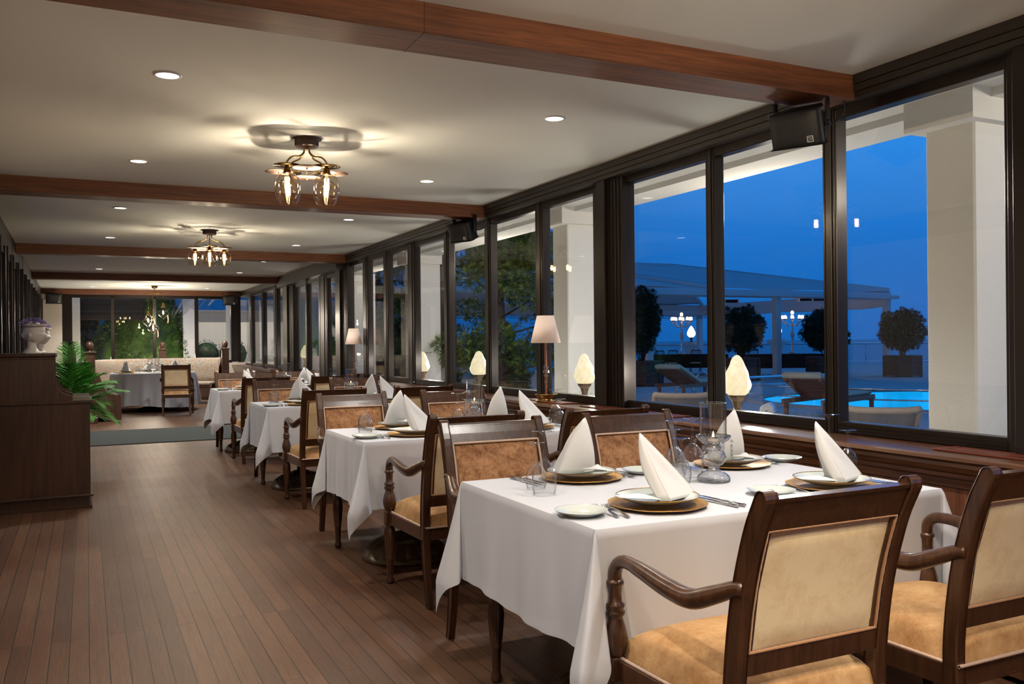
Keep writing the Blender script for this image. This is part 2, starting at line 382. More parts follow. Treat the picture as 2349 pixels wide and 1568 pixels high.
# beams across the ceiling
bl = ['brown oak ceiling beam crossing in front of the big black speaker', 'brown oak ceiling beam just past the four-globe light fixture',
      'brown oak ceiling beam just past the three-globe light fixture', 'brown oak ceiling beam between the lantern cluster and the second globe fixture',
      'brown oak ceiling beam against the end windows behind the lantern cluster']
for k, (y, l) in enumerate(zip((3.03, 7.32, 12.1, 16.65, 21.3), bl)):
    mb = MB().box(lx(y) + .0, 3.30, y, y + .225, HC - .115, HC + .01, .004)
    o = mb.obj('ceiling_beam', m_beam); tag(o, l, 'beam', 'oak ceiling beams')
    if k == 0:
        MB().box(1.125, 1.1275, y - .0012, y + .2262, HC - .1162, HC, 0).obj('joint', m_darkwood, o)
MB_ = MB().box(lx(-1.3), 3.30, -1.3, -1.07, HC - .115, HC + .01, .004).obj('trim_9', m_beam); struct(MB_)

# ---- wall with the windows towards the sea
struct(MB().box(3.42, 3.62, -4.2, 12.3, 0, .80).box(3.42, 3.62, 16.7, 22.0, 0, .80).box(3.42, 3.62, 12.3, 16.7, 0, .04).box(3.42, 3.60, -4.2, 22, 2.46, HC).obj('wall_right', m_stucco))
# fascia above the windows, grooved
mb = MB().box(3.28, 3.44, -4.1, 12.35, 2.505, HC).box(3.284, 3.44, -4.1, 12.35, 2.47, 2.502).box(3.29, 3.44, -4.1, 12.35, 2.44, 2.467)
mb.box(3.22, 3.44, 12.35, 16.7, 2.36, HC).box(3.28, 3.44, 16.7, 21.6, 2.44, HC)
struct(mb.obj('trim_1', m_fascia))
# wainscot and sill
def wains(y0, y1, name):
    mb = MB().box(3.14, 3.42, y0, y1, .12, .70)
    y = y0 + .05
    while y < y1 - .1:
        w = min(.62, y1 - y - .04); mb.box(3.130, 3.142, y, y + .055, .17, .68); y += w
    mb.box(3.125, 3.16, y0, y1, .10, .17, .005).box(3.120, 3.16, y0, y1, .02, .10, .005).box(3.128, 3.16, y0, y1, .36, .375)
    struct(mb.obj(name, m_panel))
wains(-1.0, 12.25, 'baseboard_right'); wains(16.75, 21.5, 'baseboard_right_end')
def sill(y0, y1, name):
    prof = [(3.42, .83), (3.10, .83), (3.088, .824), (3.084, .812), (3.092, .806), (3.10, .80), (3.098, .785), (3.106, .765), (3.118, .755), (3.118, .74), (3.128, .73), (3.13, .70), (3.42, .70)]
    mb = MB().prism(prof, 1, y0, y1); struct(mb.obj(name, m_sill))
sill(-1.0, 12.28, 'trim_2'); sill(16.72, 21.5, 'trim_3')

def window(idx, y0, y1, bars, zb=.83, zt=2.44, jamb0=0, jamb1=0):
    r = root('window_%d' % idx, (0, 0, 0)); r['kind'] = 'structure'
    f_ = MB()
    X0, X1 = 3.37, 3.44
    f_.box(X0, X1, y0, y1, zb, zb + .06, .004).box(X0 + .008, X1, y0, y1, zb + .02, zb + .035); f_.box(X0, X1, y0, y1, zt - .05, zt + .02, .004)
    for a in range(3): f_.box(X0 - .004, X0 + .01, y0, y1, zb + .008 + a * .016, zb + .014 + a * .016)
    for (a, b_) in bars:
        w = b_ - a
        f_.box(X0 - .004, X1, a, b_, zb, zt, .004); f_.box(X0 - .014, X0 + .01, a + w * .28, b_ - w * .28, zb, zt, .003)
        f_.box(X0 - .009, X0 + .01, a + w * .08, a + w * .2, zb, zt).box(X0 - .009, X0 + .01, b_ - w * .2, b_ - w * .08, zb, zt)
    if jamb0: f_.box(X0, X1, y0 - .1, y0 + .006, zb, zt + .02, .004).box(3.335, X1, y0 - .3, y0 - .03, zb, zt + .02, .004).box(3.30, X1, y0 - jamb0, y0 - .075, zb - .0, zt + .02, .005)
    if jamb1:
        f_.box(3.30, X1, y1 + jamb1 * .40, y1 + jamb1 - .14, zb, zt + .02, .005).box(3.36, X1, y1 + jamb1 * .5, y1 + jamb1, zb, zt + .02, .004); f_.box(3.335, X1, y1 - .01, y1 + jamb1 * .5, zb, zt + .02, .004)
        for a in range(4): f_.box(3.328, 3.34, y1 + jamb1 * (.05 + .1 * a), y1 + jamb1 * (.09 + .1 * a), zb, zt + .02)
    f_.obj('window_frame', m_frame, r)
    e_ = [y0] + [v for ab in bars for v in ab] + [y1]
    for a, b_ in zip(e_[::2], e_[1::2]):
        MB().box(3.403, 3.408, a - .004, b_ + .004, zb + .05, zt - .04).obj('pane', m_pane, r)
    return r
window(1, -1.0, 1.5, [(.3, .42)], jamb1=0)
window(2, 2.33, 5.12, [(3.22, 3.31), (4.16, 4.24)], jamb0=.85, jamb1=.42)
window(3, 5.54, 12.21, [(6.34, 6.47), (7.37, 7.50), (8.41, 8.54), (9.45, 9.70), (10.44, 10.61), (11.29, 11.53)], jamb1=.67)
window(4, 12.88, 15.84, [(13.48, 14.04), (14.84, 14.97)], zb=.04, zt=2.36, jamb1=.87)
window(5, 16.71, 21.3, [(17.47, 17.8), (18.9, 19.15), (20.35, 20.6)])
# ---- end wall with windows
r = root('window_6', (0, 0, 0)); r['kind'] = 'structure'
f_ = MB().box(-.47, -.27, 21.5, 21.68, .90, 2.44, .005).box(3.08, 3.30, 21.5, 21.68, .90, 2.44, .005).box(-.3, 3.1, 21.52, 21.66, 2.37, 2.45, .004).box(-.3, 3.1, 21.52, 21.66, .86, .94, .004)
for a in (.50, 1.37, 2.28): f_.box(a, a + .075, 21.52, 21.64, .9, 2.4, .004)
f_.obj('window_frame', m_frame, r)
for a, b_ in ((-.28, .51), (.57, 1.38), (1.44, 2.29), (2.35, 3.09)): MB().box(a, b_, 21.575, 21.58, .92, 2.39).obj('pane', m_pane, r)
struct(MB().box(-1.7, -.46, 21.5, 21.7, 0, HC).box(-.47, 3.5, 21.5, 21.7, 0, .88).box(-.47, 3.5, 21.5, 21.7, 2.44, HC).obj('wall_end', m_plaster))
struct(MB().box(-.45, 3.3, 21.47, 21.52, 2.43, HC).obj('trim_4', m_frame))
# ---- wall opposite the windows: dark framed glazing, slightly askew to the room
WL = root('wall_left', (-.62, 0, 0), .0112); WL['kind'] = 'structure'
MB().box(-.16, 0, -4.2, 21.6, 0, .86).obj('wall_panel', m_darkwood, WL)
mb = MB().box(-.16, 0, -4.2, 21.6, 2.30, HC)
mb.obj('fascia', m_fascia, WL)
MB().box(-.16, -.0, -4.2, 7.0, .86, 2.30).obj('wall_plaster', m_plaster, WL)
mb = MB(); y = 7.0
while y < 21.4:
    mb.box(-.12, .03, y, y + .16, .86, 2.30, .005).box(-.1, .045, y + .055, y + .075, .86, 2.30).box(-.1, .045, y + .1, y + .12, .86, 2.30); y += .98
mb.box(-.12, .01, 7, 21.5, 2.22, 2.30).box(-.12, .01, 7, 21.5, .86, .93).obj('window_frame', m_frame, WL)
y = 7.16
while y < 21.2: MB().box(-.07, -.065, y - .01, y + .83, .9, 2.25).obj('pane', m_pane, WL); y += .98
struct(MB().box(-3.4, -3.3, 5, 24, -.1, 3.0).obj('wall_left_outside', plain('night_dark_wall', rgb(30, 26, 24), .9)))
mb = MB()
for k in range(5): mb.box(0.0, .004, 9.3 + k * 2.2, 9.312 + k * 2.2, 2.30, HC)
mb.obj('fascia_joint', m_black, WL)

# ---- carpet runner
tag(MB().box(-.55, 3.05, 12.6, 14.7, 0, .012, .003).obj('carpet_runner', m_carpet), 'grey-green carpet runner laid across the wooden floor before the round booth', 'carpet')

# ---- reddish mats on the sill
for (y0, y1, l) in ((1.55, 2.54, 'reddish brown embossed board on the sill below the white outdoor pillar'), (4.35, 5.46, 'reddish brown embossed board on the sill below the glowing lamp with the stone foot'),
                    (5.72, 6.35, 'reddish brown embossed board on the sill beside the big brass lamp base'), (7.4, 8.3, 'reddish brown embossed board on the sill beyond the big brass lamp')):
    o = MB().box(3.185, 3.335, y0, y1, .8305, .839, .002).obj('sill_board', m_redmat)
    mb = MB(); mb.box(3.20, 3.206, y0 + .03, y1 - .03, .839, .8402).box(3.314, 3.32, y0 + .03, y1 - .03, .839, .8402)
    for k in range(7): mb.box(3.225 + k * .012, 3.231 + k * .012, y1 - .05, y1 - .043, .839, .8402)
    mb.obj('embossing', m_darkwood, o); tag(o, l, 'board', 'embossed boards on the sill')

# ---- recessed downlights
def mk_down():
    r = root('downlight', (0, 0, 0)); r['category'] = 'ceiling light'
    MB().lathe([(.062, .0), (.062, -.004), (.052, -.006), (.050, -.001)], 32).obj('trim_ring', plain('white_trim', (.7, .68, .64), .5), r)
    MB().lathe([(0, -.003), (.0515, -.003)], 32).obj('diffuser', m_down, r)
    ld = bpy.data.lights.new('downlight_beam', 'SPOT'); ld.energy = 96; ld.color = (1, .945, .87); ld.spot_size = R(128); ld.spot_blend = .9; ld.shadow_soft_size = .045
    lo = bpy.data.objects.new('beam', ld); col.objects.link(lo); lo.parent = r; lo.location = (0, 0, -.012)
    return r
KD = Kind(mk_down)
rows = [('aisle-side', [(.35, 2.2), (.35, 4.34), (.33, 6.44), (.29, 8.69), (.26, 11.1), (.23, 13.39), (.20, 15.68), (.14, 20.43)]),
        ('window-side', [(2.36, 2.15), (2.37, 4.31), (2.38, 6.38), (2.39, 8.66), (2.40, 11.16), (2.42, 13.5), (2.41, 15.76), (2.41, 20.36)])]
wh = ['just outside the picture above the first table', 'between the first beam and the four-globe fixture', 'just before the second beam', 'just past the second beam', 'just before the third beam', 'just past the third beam', 'just before the fourth beam', 'beside the lantern cluster']
for nm, ps in rows:
    for (x, y), w in zip(ps, wh): KD.put((x, y, HC), 0, 'round white recessed downlight of the %s row %s' % (nm, w), 'recessed ceiling downlights')
for x, y in ((.35, 0), (2.35, 0), (.35, -2.3), (2.35, -2.3)): KD.put((x, y, HC), 0, 'round white recessed downlight in the ceiling behind the camera', 'recessed ceiling downlights')
for o in list(col.objects):
    if o.type == 'LIGHT' and o.parent and o.parent.location.y < 2.25 and o.data.type == 'SPOT': o.data = o.data.copy(); o.data.energy = 130
for o in list(col.objects):
    if o.type == 'LIGHT' and o.parent and o.parent.location.y > 10 and o.data.type == 'SPOT': o.data = o.data.copy(); o.data.energy = 150 if o.parent.location.y < 15 else 250

# ---- four/three globe ceiling fixtures
def fixture(loc, rz, label, bulbs):
    r = root('ceiling_light_fixture', loc, rz, label, 'ceiling light', 'brass globe ceiling lights')
    MB().lathe([(0, 0), (.088, 0), (.088, -.006), (.072, -.008), (.072, -.042), (.066, -.050), (0, -.050)], 40).obj('ceiling_rose', m_brown_metal, r)
    MB().lathe([(0, -.05), (.008, -.05), (.009, -.062), (0, -.066)], 12).obj('finial', m_brass, r)
    for (a, rad) in bulbs:
        a = R(a); c = Vector((math.cos(a), math.sin(a), 0)); q = c * rad
        pth = smooth_path([c * .022 + Vector((0, 0, -.045)), c * .024 + Vector((0, 0, -.085)), c * .06 + Vector((0, 0, -.115)), c * (rad - .04) + Vector((0, 0, -.13)), q + Vector((0, 0, -.165)), q + Vector((0, 0, -.185))], 6)
        MB().tube(pth, .0055, 8).obj('arm', m_brass, r)
        MB().lathe([(0, -.186), (.082, -.187), (.083, -.190), (0, -.191)], 40, (q.x, q.y, 0)).obj('brass_disc', m_brass, r)
        MB().lathe([(0, -.19), (.010, -.19), (.026, -.232), (.028, -.236), (0, -.236)], 24, (q.x, q.y, 0)).obj('lamp_holder', m_brass, r)
        g_ = [(.028, -.232), (.052, -.245), (.070, -.268), (.0785, -.30), (.076, -.335), (.064, -.366), (.054, -.382)]
        MB().lathe(g_, 32, (q.x, q.y, 0)).obj('glass_globe', m_globe, r)
        MB().lathe([(0, -.236), (.013, -.24), (.016, -.262), (.029, -.292), (.031, -.312), (.022, -.334), (0, -.343)], 20, (q.x, q.y, 0)).obj('bulb', glass_bulb, r)
        mb = MB()
        for t_ in range(4): cx_, cy2 = q.x + .012 * math.cos(t_ * PI / 2 + .4), q.y + .012 * math.sin(t_ * PI / 2 + .4); mb.tube([(cx_, cy2, -.262), (cx_, cy2, -.328)], .0042, 6)
        mb.obj('filament', m_bulb, r)
        ld = bpy.data.lights.new('bulb_light', 'POINT'); ld.energy = 15 if loc[1] > 1 else 46; ld.color = (1, .92, .81); ld.shadow_soft_size = .006
        lo = bpy.data.objects.new('bulb_light', ld); col.objects.link(lo); lo.parent = r; lo.location = (q.x, q.y, -.298)
    for k in range(4):
        a = R(45 + 90 * k + bulbs[0][0]); c = Vector((math.cos(a), math.sin(a), 0)) * .165
        MB().lathe([(0, -.206), (.083, -.206), (.083, -.209), (0, -.209)], 36, (c.x, c.y, 0)).lathe([(0, -.209), (.005, -.209), (.006, -.219), (0, -.221)], 8, (c.x, c.y, 0)).obj('copper_disc', m_copper_disc, r)
        MB().tube([c + Vector((0, 0, -.204)), c * .05 + Vector((0, 0, -.20))], .003, 6).obj('rod', m_brass, r)
glass_bulb = glass_thin('bulb_glass', (1, .95, .86, 1), 0, 1.5)
va = math.degrees(math.atan2(5.35, 1.22))
fixture((1.22, .65, HC), 0, 'brass ceiling light with four clear globes, overhead behind the camera', [(45 + 90 * k, .162) for k in range(4)])
fixture((1.22, 5.35, HC), 0, 'brass ceiling light with four clear globes and copper discs, between the first two beams', [(va + 45 + 90 * k, .162) for k in range(4)])
va = math.degrees(math.atan2(10.0, 1.22))
fixture((1.22, 10.03, HC), 0, 'brass ceiling light showing three clear globes, between the second and third beams', [(va + 90 * k, .15) for k in range(4)])

# ---- lantern cluster over the round table
r = root('lantern_pendant_cluster', (1.30, 19.8, HC), 0, 'brass pendant cluster of three clear glass lanterns above the round table', 'ceiling light')
MB().lathe([(0, 0), (.065, 0), (.06, -.03), (.035, -.058), (0, -.066)], 24).tube([(0, 0, -.06), (0, 0, -.15)], .006, 8).obj('ceiling_rose', m_brass, r)
MB().box(-.19, .19, -.02, .02, -.165, -.145, .004).obj('bar', m_brass, r)
for (dx, z, tz) in ((-.125, 1.80, 0), (-.035, 1.66, 0), (.165, 1.97, 0)):
    zz = z - HC
    l_ = MB().lathe([(.02, .17), (.045, .13), (.06, .10), (.05, .09), (.09, .05), (.118, .0), (.10, -.03), (.05, -.07), (.018, -.115), (0, -.125)], 24, (dx, 0, zz), mod=lambda a, k: 1 + .03 * math.cos(8 * a)).obj('lantern', m_globe, r)
    MB().tube([(dx, 0, -.16), (dx, 0, zz + .2)], .0035, 6).obj('cord', m_brass, l_)
    MB().lathe([(0, .23), (.015, .22), (.02, .19), (.028, .17), (.045, .13), (.047, .128), (0, .15)], 16, (dx, 0, zz)).obj('cap', m_brass, l_)
    MB().lathe([(0, .05), (.012, .04), (.016, 0), (0, -.02)], 10, (dx, 0, zz)).obj('bulb', m_bulb, l_)
    MB().tube([(dx + .09, 0, zz - .04), (dx + .10, 0, zz - .13), (dx + .095, 0, zz - .20)], [.006, .010, .013], 6).obj('tassel', plain('pink_tassel', rgb(200, 120, 96), .8), l_)
    ld = bpy.data.lights.new('bulb_light', 'POINT'); ld.energy = 36; ld.color = (1, .91, .78); ld.shadow_soft_size = .02
    lo = bpy.data.objects.new('bulb_light', ld); col.objects.link(lo); lo.parent = r; lo.location = (dx, 0, zz - .05)

# ---- speakers
def speaker(loc, facing, tilt, s, label):
    r = root('wall_speaker', loc, facing, label, 'speaker', 'black wall speakers')
    # front looks along -Y locally, tilted down
    T = Matrix.Rotation(tilt, 4, 'X')
    w, h_, d = .125 * s, .085 * s, .15 * s
    mb = MB()
    out = [(-w, -d * .45), (-w * .92, -d * .62), (w * .92, -d * .62), (w, -d * .45), (w * .55, d * .6), (-w * .55, d * .6)]
    mb.prism(out, 2, -h_, h_); mb.xf(T); mb.obj('cabinet', m_black, r, bevel=.012 * s)
    mb = MB(); mb.grid(lambda u, v: (w * .86 * (2 * u - 1), -d * .63 - .018 * s * (1 - (2 * u - 1) ** 4) * (1 - (2 * v - 1) ** 4), h_ * .86 * (2 * v - 1)), 14, 10); mb.xf(T); g_ = mb.obj('grille', plain('black_grille', (.018, .018, .019), .55), r)
    # small framed emblem in the lower corner of the grille
    ex, ez, es = w * .58, -h_ * .60, .013 * s; yy = -d * .63 - .0135 * s
    mb = MB()
    for a in (-1, 1):
        mb.box(ex - es, ex + es, yy - .002, yy, ez + a * es - .0016 * s, ez + a * es + .0016 * s); mb.box(ex + a * es - .0016 * s, ex + a * es + .0016 * s, yy - .002, yy, ez - es, ez + es)
    for k in range(3): mb.box(ex - es * .65, ex - es * .05, yy - .002, yy, ez + (k - 1) * es * .5 - .001, ez + (k - 1) * es * .5 + .0012)
    mb.tube([(ex + es * .05, yy - .001, ez + es * .6), (ex + es * .4, yy - .001, ez - es * .5), (ex + es * .75, yy - .001, ez + es * .6)], .0014 * s, 5)
    mb.xf(T); mb.obj('emblem', plain('white_print', (.75, .75, .75), .5), g_)
    # bracket: a U over the cabinet
    mb = MB()
    for a in (-1, 1): mb.box(a * (w * 1.0) - .004, a * (w * 1.0) + .004, -.022 * s, .022 * s, -.02 * s, h_ * 1.5)
    mb.box(-w * 1.03, w * 1.03, -.022 * s, .022 * s, h_ * 1.5, h_ * 1.5 + .006)
    for a in (-1, 1):
        q = MB().lathe([(0, 0), (.014 * s, 0), (.014 * s, .012), (0, .012)], 16); q.xf(Matrix.Translation((a * w * 1.0, 0, 0)) @ Matrix.Rotation(R(90) * a, 4, 'Y')); mb.add(q.v, q.f)
    mb.obj('bracket', m_black, r)
    MB().tube(smooth_path([(w * .3, d * .5, 0), (w * .9, d * .9, h_ * .3), (w * 1.3, d * .9, h_ * 1.0), (w * 1.2, d * .7, h_ * 2.1)], 6), .005 * s, 6).obj('cable', m_black, r)
    return r
speaker((3.08, 3.16, 2.315), R(-64), R(20), 1.0, 'large black wall speaker with small white emblem under the first beam')
speaker((3.13, 7.42, 2.325), R(-64), R(20), 1.0, 'black wall speaker under the second beam above the row of windows')
speaker((3.0, 21.1, 2.33), R(-8), R(8), 1.25, 'black wall speaker over the corner of end windows, above the booth post')
speaker((-.62, 21.15, 2.33), R(8), R(8), 1.25, 'black wall speaker on the cream wall beside the end windows')

# ================================================================== furniture
# ---- armchair: local origin on the floor between the rear legs, the sitter looks along +Y
def mk_chair():
    r = root('armchair', (0, 0, 0)); r['category'] = 'chair'
    W = .255                                                       # half width over the posts
    # side profile of the rear leg and back post (y, z)
    cl = smooth_path([(0, -.055, 0), (0, -.018, .18), (0, 0, .36), (0, -.004, .50), (0, -.030, .68), (0, -.075, .84), (0, -.118, .935)], 4)
    def post(sx):
        mb = MB(); n_ = len(cl); vs = []
        for k, p in enumerate(cl):
            t_ = (cl[min(k + 1, n_ - 1)] - cl[max(k - 1, 0)]).normalized(); nrm = Vector((0, t_.z, -t_.y))
            z = p.z; d = .017 + .007 * min(1, z / .36) if z < .36 else .024 - .002 * (z - .36); wd = .016 + .004 * min(1, z / .4)
            for (a, b_) in ((-1, -1), (1, -1), (1, 1), (-1, 1)):
                for c_ in (0, 1):
                    aa = a * (wd - (.004 if (c_ == 0) == ((a * b_) > 0) else 0)); bb = b_ * (d - (.004 if (c_ == 1) == ((a * b_) > 0) else 0))
                    q = p + nrm * bb; vs.append((sx * (W - .02) + aa, q.y, q.z))
        # rounded scroll at the top
        base = cl[-1]; t_ = (cl[-1] - cl[-2]).normalized(); nrm = Vector((0, t_.z, -t_.y))
        for s_ in (30, 60, 80):
            for (a, b_) in ((-1, -1), (1, -1), (1, 1), (-1, 1)):
                for c_ in (0, 1):
                    aa = a * (.020 - (.004 if (c_ == 0) == ((a * b_) > 0) else 0)); bb = b_ * (.023 - (.004 if (c_ == 1) == ((a * b_) > 0) else 0)) * math.cos(R(s_))
                    q = base + nrm * bb + t_ * .020 * math.sin(R(s_)); vs.append((sx * (W - .02) + aa, q.y, q.z))
        rows_ = len(vs) // 8; fs = [(k * 8 + i, k * 8 + (i + 1) % 8, (k + 1) * 8 + (i + 1) % 8, (k + 1) * 8 + i) for k in range(rows_ - 1) for i in range(8)]
        fs += [tuple(range(8))[::-1], tuple((rows_ - 1) * 8 + i for i in range(8))]
        mb.add(vs, fs, True); return mb
    for sx in (-1, 1): post(sx).obj('leg', m_chair, r)
    FX, FY = .262, .485                                            # front leg position
    for sx in (-1, 1):
        fl = lambda a, k: 1 + .10 * math.cos(12 * a) * (1 if 5 <= k <= 9 else 0)
        prof = [(0, 0), (.015, 0), (.021, .008), (.023, .02), (.018, .034), (.0165, .045), (.019, .10), (.021, .115), (.0205, .13), (.0225, .15), (.0265, .21), (.030, .265), (.027, .30), (.021, .315), (.024, .322), (.021, .33)]
        prof2 = [(0, 0), (.015, 0), (.021, .008), (.023, .02), (.017, .034), (.0165, .045), (.0195, .13), (.023, .135), (.021, .14), (.0235, .17), (.0275, .22), (.030, .26), (.026, .295), (.020, .31), (.025, .32), (.025, .335)]
        mb = MB().lathe(prof2, 36, (sx * FX, FY, 0), mod=lambda a, k: 1 + (.09 * math.cos(12 * a) if 9 <= k <= 12 else 0))
        mb.box(sx * FX - .026, sx * FX + .026, FY - .026, FY + .026, .325, .392, .004)
        mb.obj('leg', m_chair, r)
        # armrest with its turned support
        mb = MB().lathe([(.0, .39), (.022, .39), (.026, .40), (.035, .425), (.037, .445), (.030, .475), (.022, .50), (.021, .505), (.028, .512), (.029, .520), (.022, .528), (.028, .534), (.028, .541), (.020, .548), (.019, .57), (.021, .595), (.026, .60), (.026, .607), (.021, .613), (.0, .613)], 24, (sx * FX, FY, 0))
        ap = smooth_path([(sx * FX, FY, .605), (sx * FX, FY - .002, .635), (sx * FX, FY - .022, .663), (sx * FX, FY - .065, .674), (sx * (FX + .006), FY - .16, .668), (sx * (FX + .012), FY - .28, .655), (sx * (FX + .010), FY - .37, .652), (sx * (FX - .004), FY - .44, .678), (sx * (W - .012), FY - .50, .705), (sx * (W - .015), FY - .535, .712)], 5)
        n_ = len(ap); rr_ = []
        for k in range(n_):
            u = k / (n_ - 1); rr_.append(.0215 + .007 * max(0, math.sin((u - .38) / .5 * PI)) if u > .38 else .0205)
        mb.tube(ap, rr_, 14, (1, .92)); mb.obj('armrest', m_chair, r)
    # seat frame
    mb = MB().box(-.245, .245, -.012, .016, .325, .385, .004).box(-.245, .245, FY - .016, FY + .014, .325, .385, .004)
    for sx in (-1, 1):
        mb.prism([(sx * .252, -.01), (sx * .272, FY - .01), (sx * .248, FY - .01), (sx * .226, -.01)][::sx], 2, .325, .385)
        mb.prism([(sx * .254, -.01), (sx * .276, FY - .01), (sx * .27, FY - .01), (sx * .248, -.01)][::sx], 2, .325, .333)
    mb.box(-.245, .245, FY + .012, FY + .018, .325, .333).box(-.245, .245, -.016, -.010, .325, .333)
    mb.obj('seat_frame', m_chair, r)
    # seat cushion: crowned box cushion
    def seat(u, v):
        x, y = 2 * u - 1, 2 * v - 1
        wx = .236 + .012 * v
        ex = (1 - abs(x) ** 5) ** .5 if abs(x) < 1 else 0; ey = (1 - abs(y) ** 5) ** .5 if abs(y) < 1 else 0
        e_ = ex * ey
        bulge = 1 + .012 * math.sin(PI * min(1, e_ * 1.4))
        return (x * wx * bulge, .238 + y * .252 * bulge, .384 + .085 * e_ ** .55 + .030 * (1 - x * x) * (1 - y * y))
    st = MB().grid(seat, 26, 26); so = st.obj('seat_cushion', m_seat, r)
    loop = [(-.243, -.022), (.243, -.022), (.258, FY + .02), (-.258, FY + .02)]
    def rope(path3, rad, name, mat, par, closed=True):
        P = [Vector(p) for p in path3]; P2 = []
        m_ = len(P)
        for k in range(m_ if closed else m_ - 1):
            a, b_ = P[k], P[(k + 1) % m_]; q = max(2, int((b_ - a).length / .012))
            for i in range(q): P2.append(a.lerp(b_, i / q))
        P2.append(P[0] if closed else P[-1])
        MB().tube(P2, [rad * (1 + .13 * (k % 2)) for k in range(len(P2))], 6, caps=False).obj(name, mat, par)
    rope([(x, y, .388) for x, y in loop], .0052, 'piping', m_cord, so)
    # back: rails and upholstery
    def cy_(z):
        for k in range(len(cl) - 1):
            if cl[k].z <= z <= cl[k + 1].z:
                t_ = (z - cl[k].z) / (cl[k + 1].z - cl[k].z); return cl[k].y * (1 - t_) + cl[k + 1].y * t_
        return cl[-1].y
    def rail(z0, z1, d0, d1):
        q = [(cy_(z) + d1, z) for z in (z0, (z0 + z1) / 2, z1)] + [(cy_(z) + d0, z) for z in (z1, (z0 + z1) / 2, z0)]
        return q
    mb = MB().prism(rail(.855, .932, -.017, .017), 0, -W + .03, W - .03).prism(rail(.490, .545, -.015, .015), 0, -W + .03, W - .03)
    mb.prism(rail(.926, .936, -.019, .019), 0, -W + .03, W - .03)
    for sx in (-1, 1): mb.prism(rail(.54, .86, -.012, .012), 0, sx * (W - .045) - .012, sx * (W - .045) + .012)
    mb.obj('back_frame', m_chair, r)
    X = W - .052
    def padf(sgn, bul):
        def f_(u, v):
            z = .550 + .300 * v; x = (2 * u - 1) * X; e_ = (1 - (2 * u - 1) ** 6) ** .5 * (1 - (2 * v - 1) ** 6) ** .5
            return (x * 1.03, cy_(z) + sgn * (.006 + bul * e_), z)
        return f_
    bo = MB().grid(padf(1, .016), 14, 12, True).obj('back_cushion', m_front, r)
    po = MB().grid(padf(-1, .009), 12, 12).obj('back_panel', m_backf, r)
    def lp(sgn): return [(sx * (X + .008), cy_(z) + (.019 if sgn > 0 else -.014), z) for sx, z in ((-1, .548), (1, .548), (1, .65), (1, .75), (1, .853), (-1, .853), (-1, .75), (-1, .65))]
    rope(lp(1), .0048, 'piping', m_cord, bo); rope(lp(-1), .0042, 'piping', m_cord2, po)
    return r
KC = Kind(mk_chair)
ordn = ['first', 'second', 'third', 'fourth']
TAB = [dict(x=1.315, y=2.17, w=1.455, d=1.0), dict(x=1.37, y=4.69, w=1.43, d=.84), dict(x=1.385, y=7.63, w=1.43, d=.88), dict(x=1.40, y=10.73, w=1.43, d=.80)]
# rear-leg line of the chairs with their backs to the camera, and of those facing it
nearY = [1.67, 4.09, 6.98, 9.92]; oppY = [3.54, 6.02, 8.83, 11.66]
nx = [(1.632, 2.41), (1.735, 2.49), (1.77, 2.52), (1.77, 2.52)]; ox = [(1.665, 2.40), (1.70, 2.475), (1.73, 2.50), (1.73, 2.50)]
for k in range(4):
    tn = '%s table of the row' % ordn[k]
    for i, sd in enumerate(('aisle', 'window')):
        KC.put((nx[k][i], nearY[k], 0), 0, 'armchair with beige back to the camera, %s side, %s' % (sd, tn), 'armchairs showing their backs')
        KC.put((ox[k][i], oppY[k], 0), PI, 'armchair facing the camera, %s side, %s' % (sd, tn), 'armchairs facing the camera')
KC.put((1.50, 17.35, 0), R(-8), 'dark walnut armchair drawn up to the round table of the curved booth')

# ---- pedestal tables (two pushed together under each cloth)
def mk_ped():
    r = root('pedestal_table', (0, 0, 0)); r['category'] = 'table'
    orn = lambda a, k: 1 + (.040 * math.cos(16 * a + k * .5) + .018 * math.cos(32 * a) if 4 <= k <= 8 else 0)
    MB().lathe([(0, 0), (.262, 0), (.266, .012), (.258, .028), (.248, .032), (.235, .05), (.215, .075), (.18, .10), (.15, .116), (.142, .118), (.135, .124), (.11, .132), (.075, .135), (.07, .146), (.045, .15), (0, .15)], 96, mod=orn).obj('base', m_iron, r)
    MB().lathe([(0, .14), (.032, .14), (.032, .70), (.09, .715), (.09, .72), (0, .72)], 20).obj('column', m_iron, r)
    MB().box(-.34, .34, -.39, .39, .72, .744, .004).obj('table_top', m_darkwood, r)
    return r
KP = Kind(mk_ped)
for k, T_ in enumerate(TAB):
    for i, sd in enumerate(('aisle', 'window')):
        KP.put((T_['x'] + T_['w'] * (.26 if i == 0 else .74), T_['y'] + T_['d'] / 2, 0), 0, 'pedestal table with ornate iron foot, %s half, %s table of the row' % (sd, ordn[k]), 'pedestal tables under the cloths')

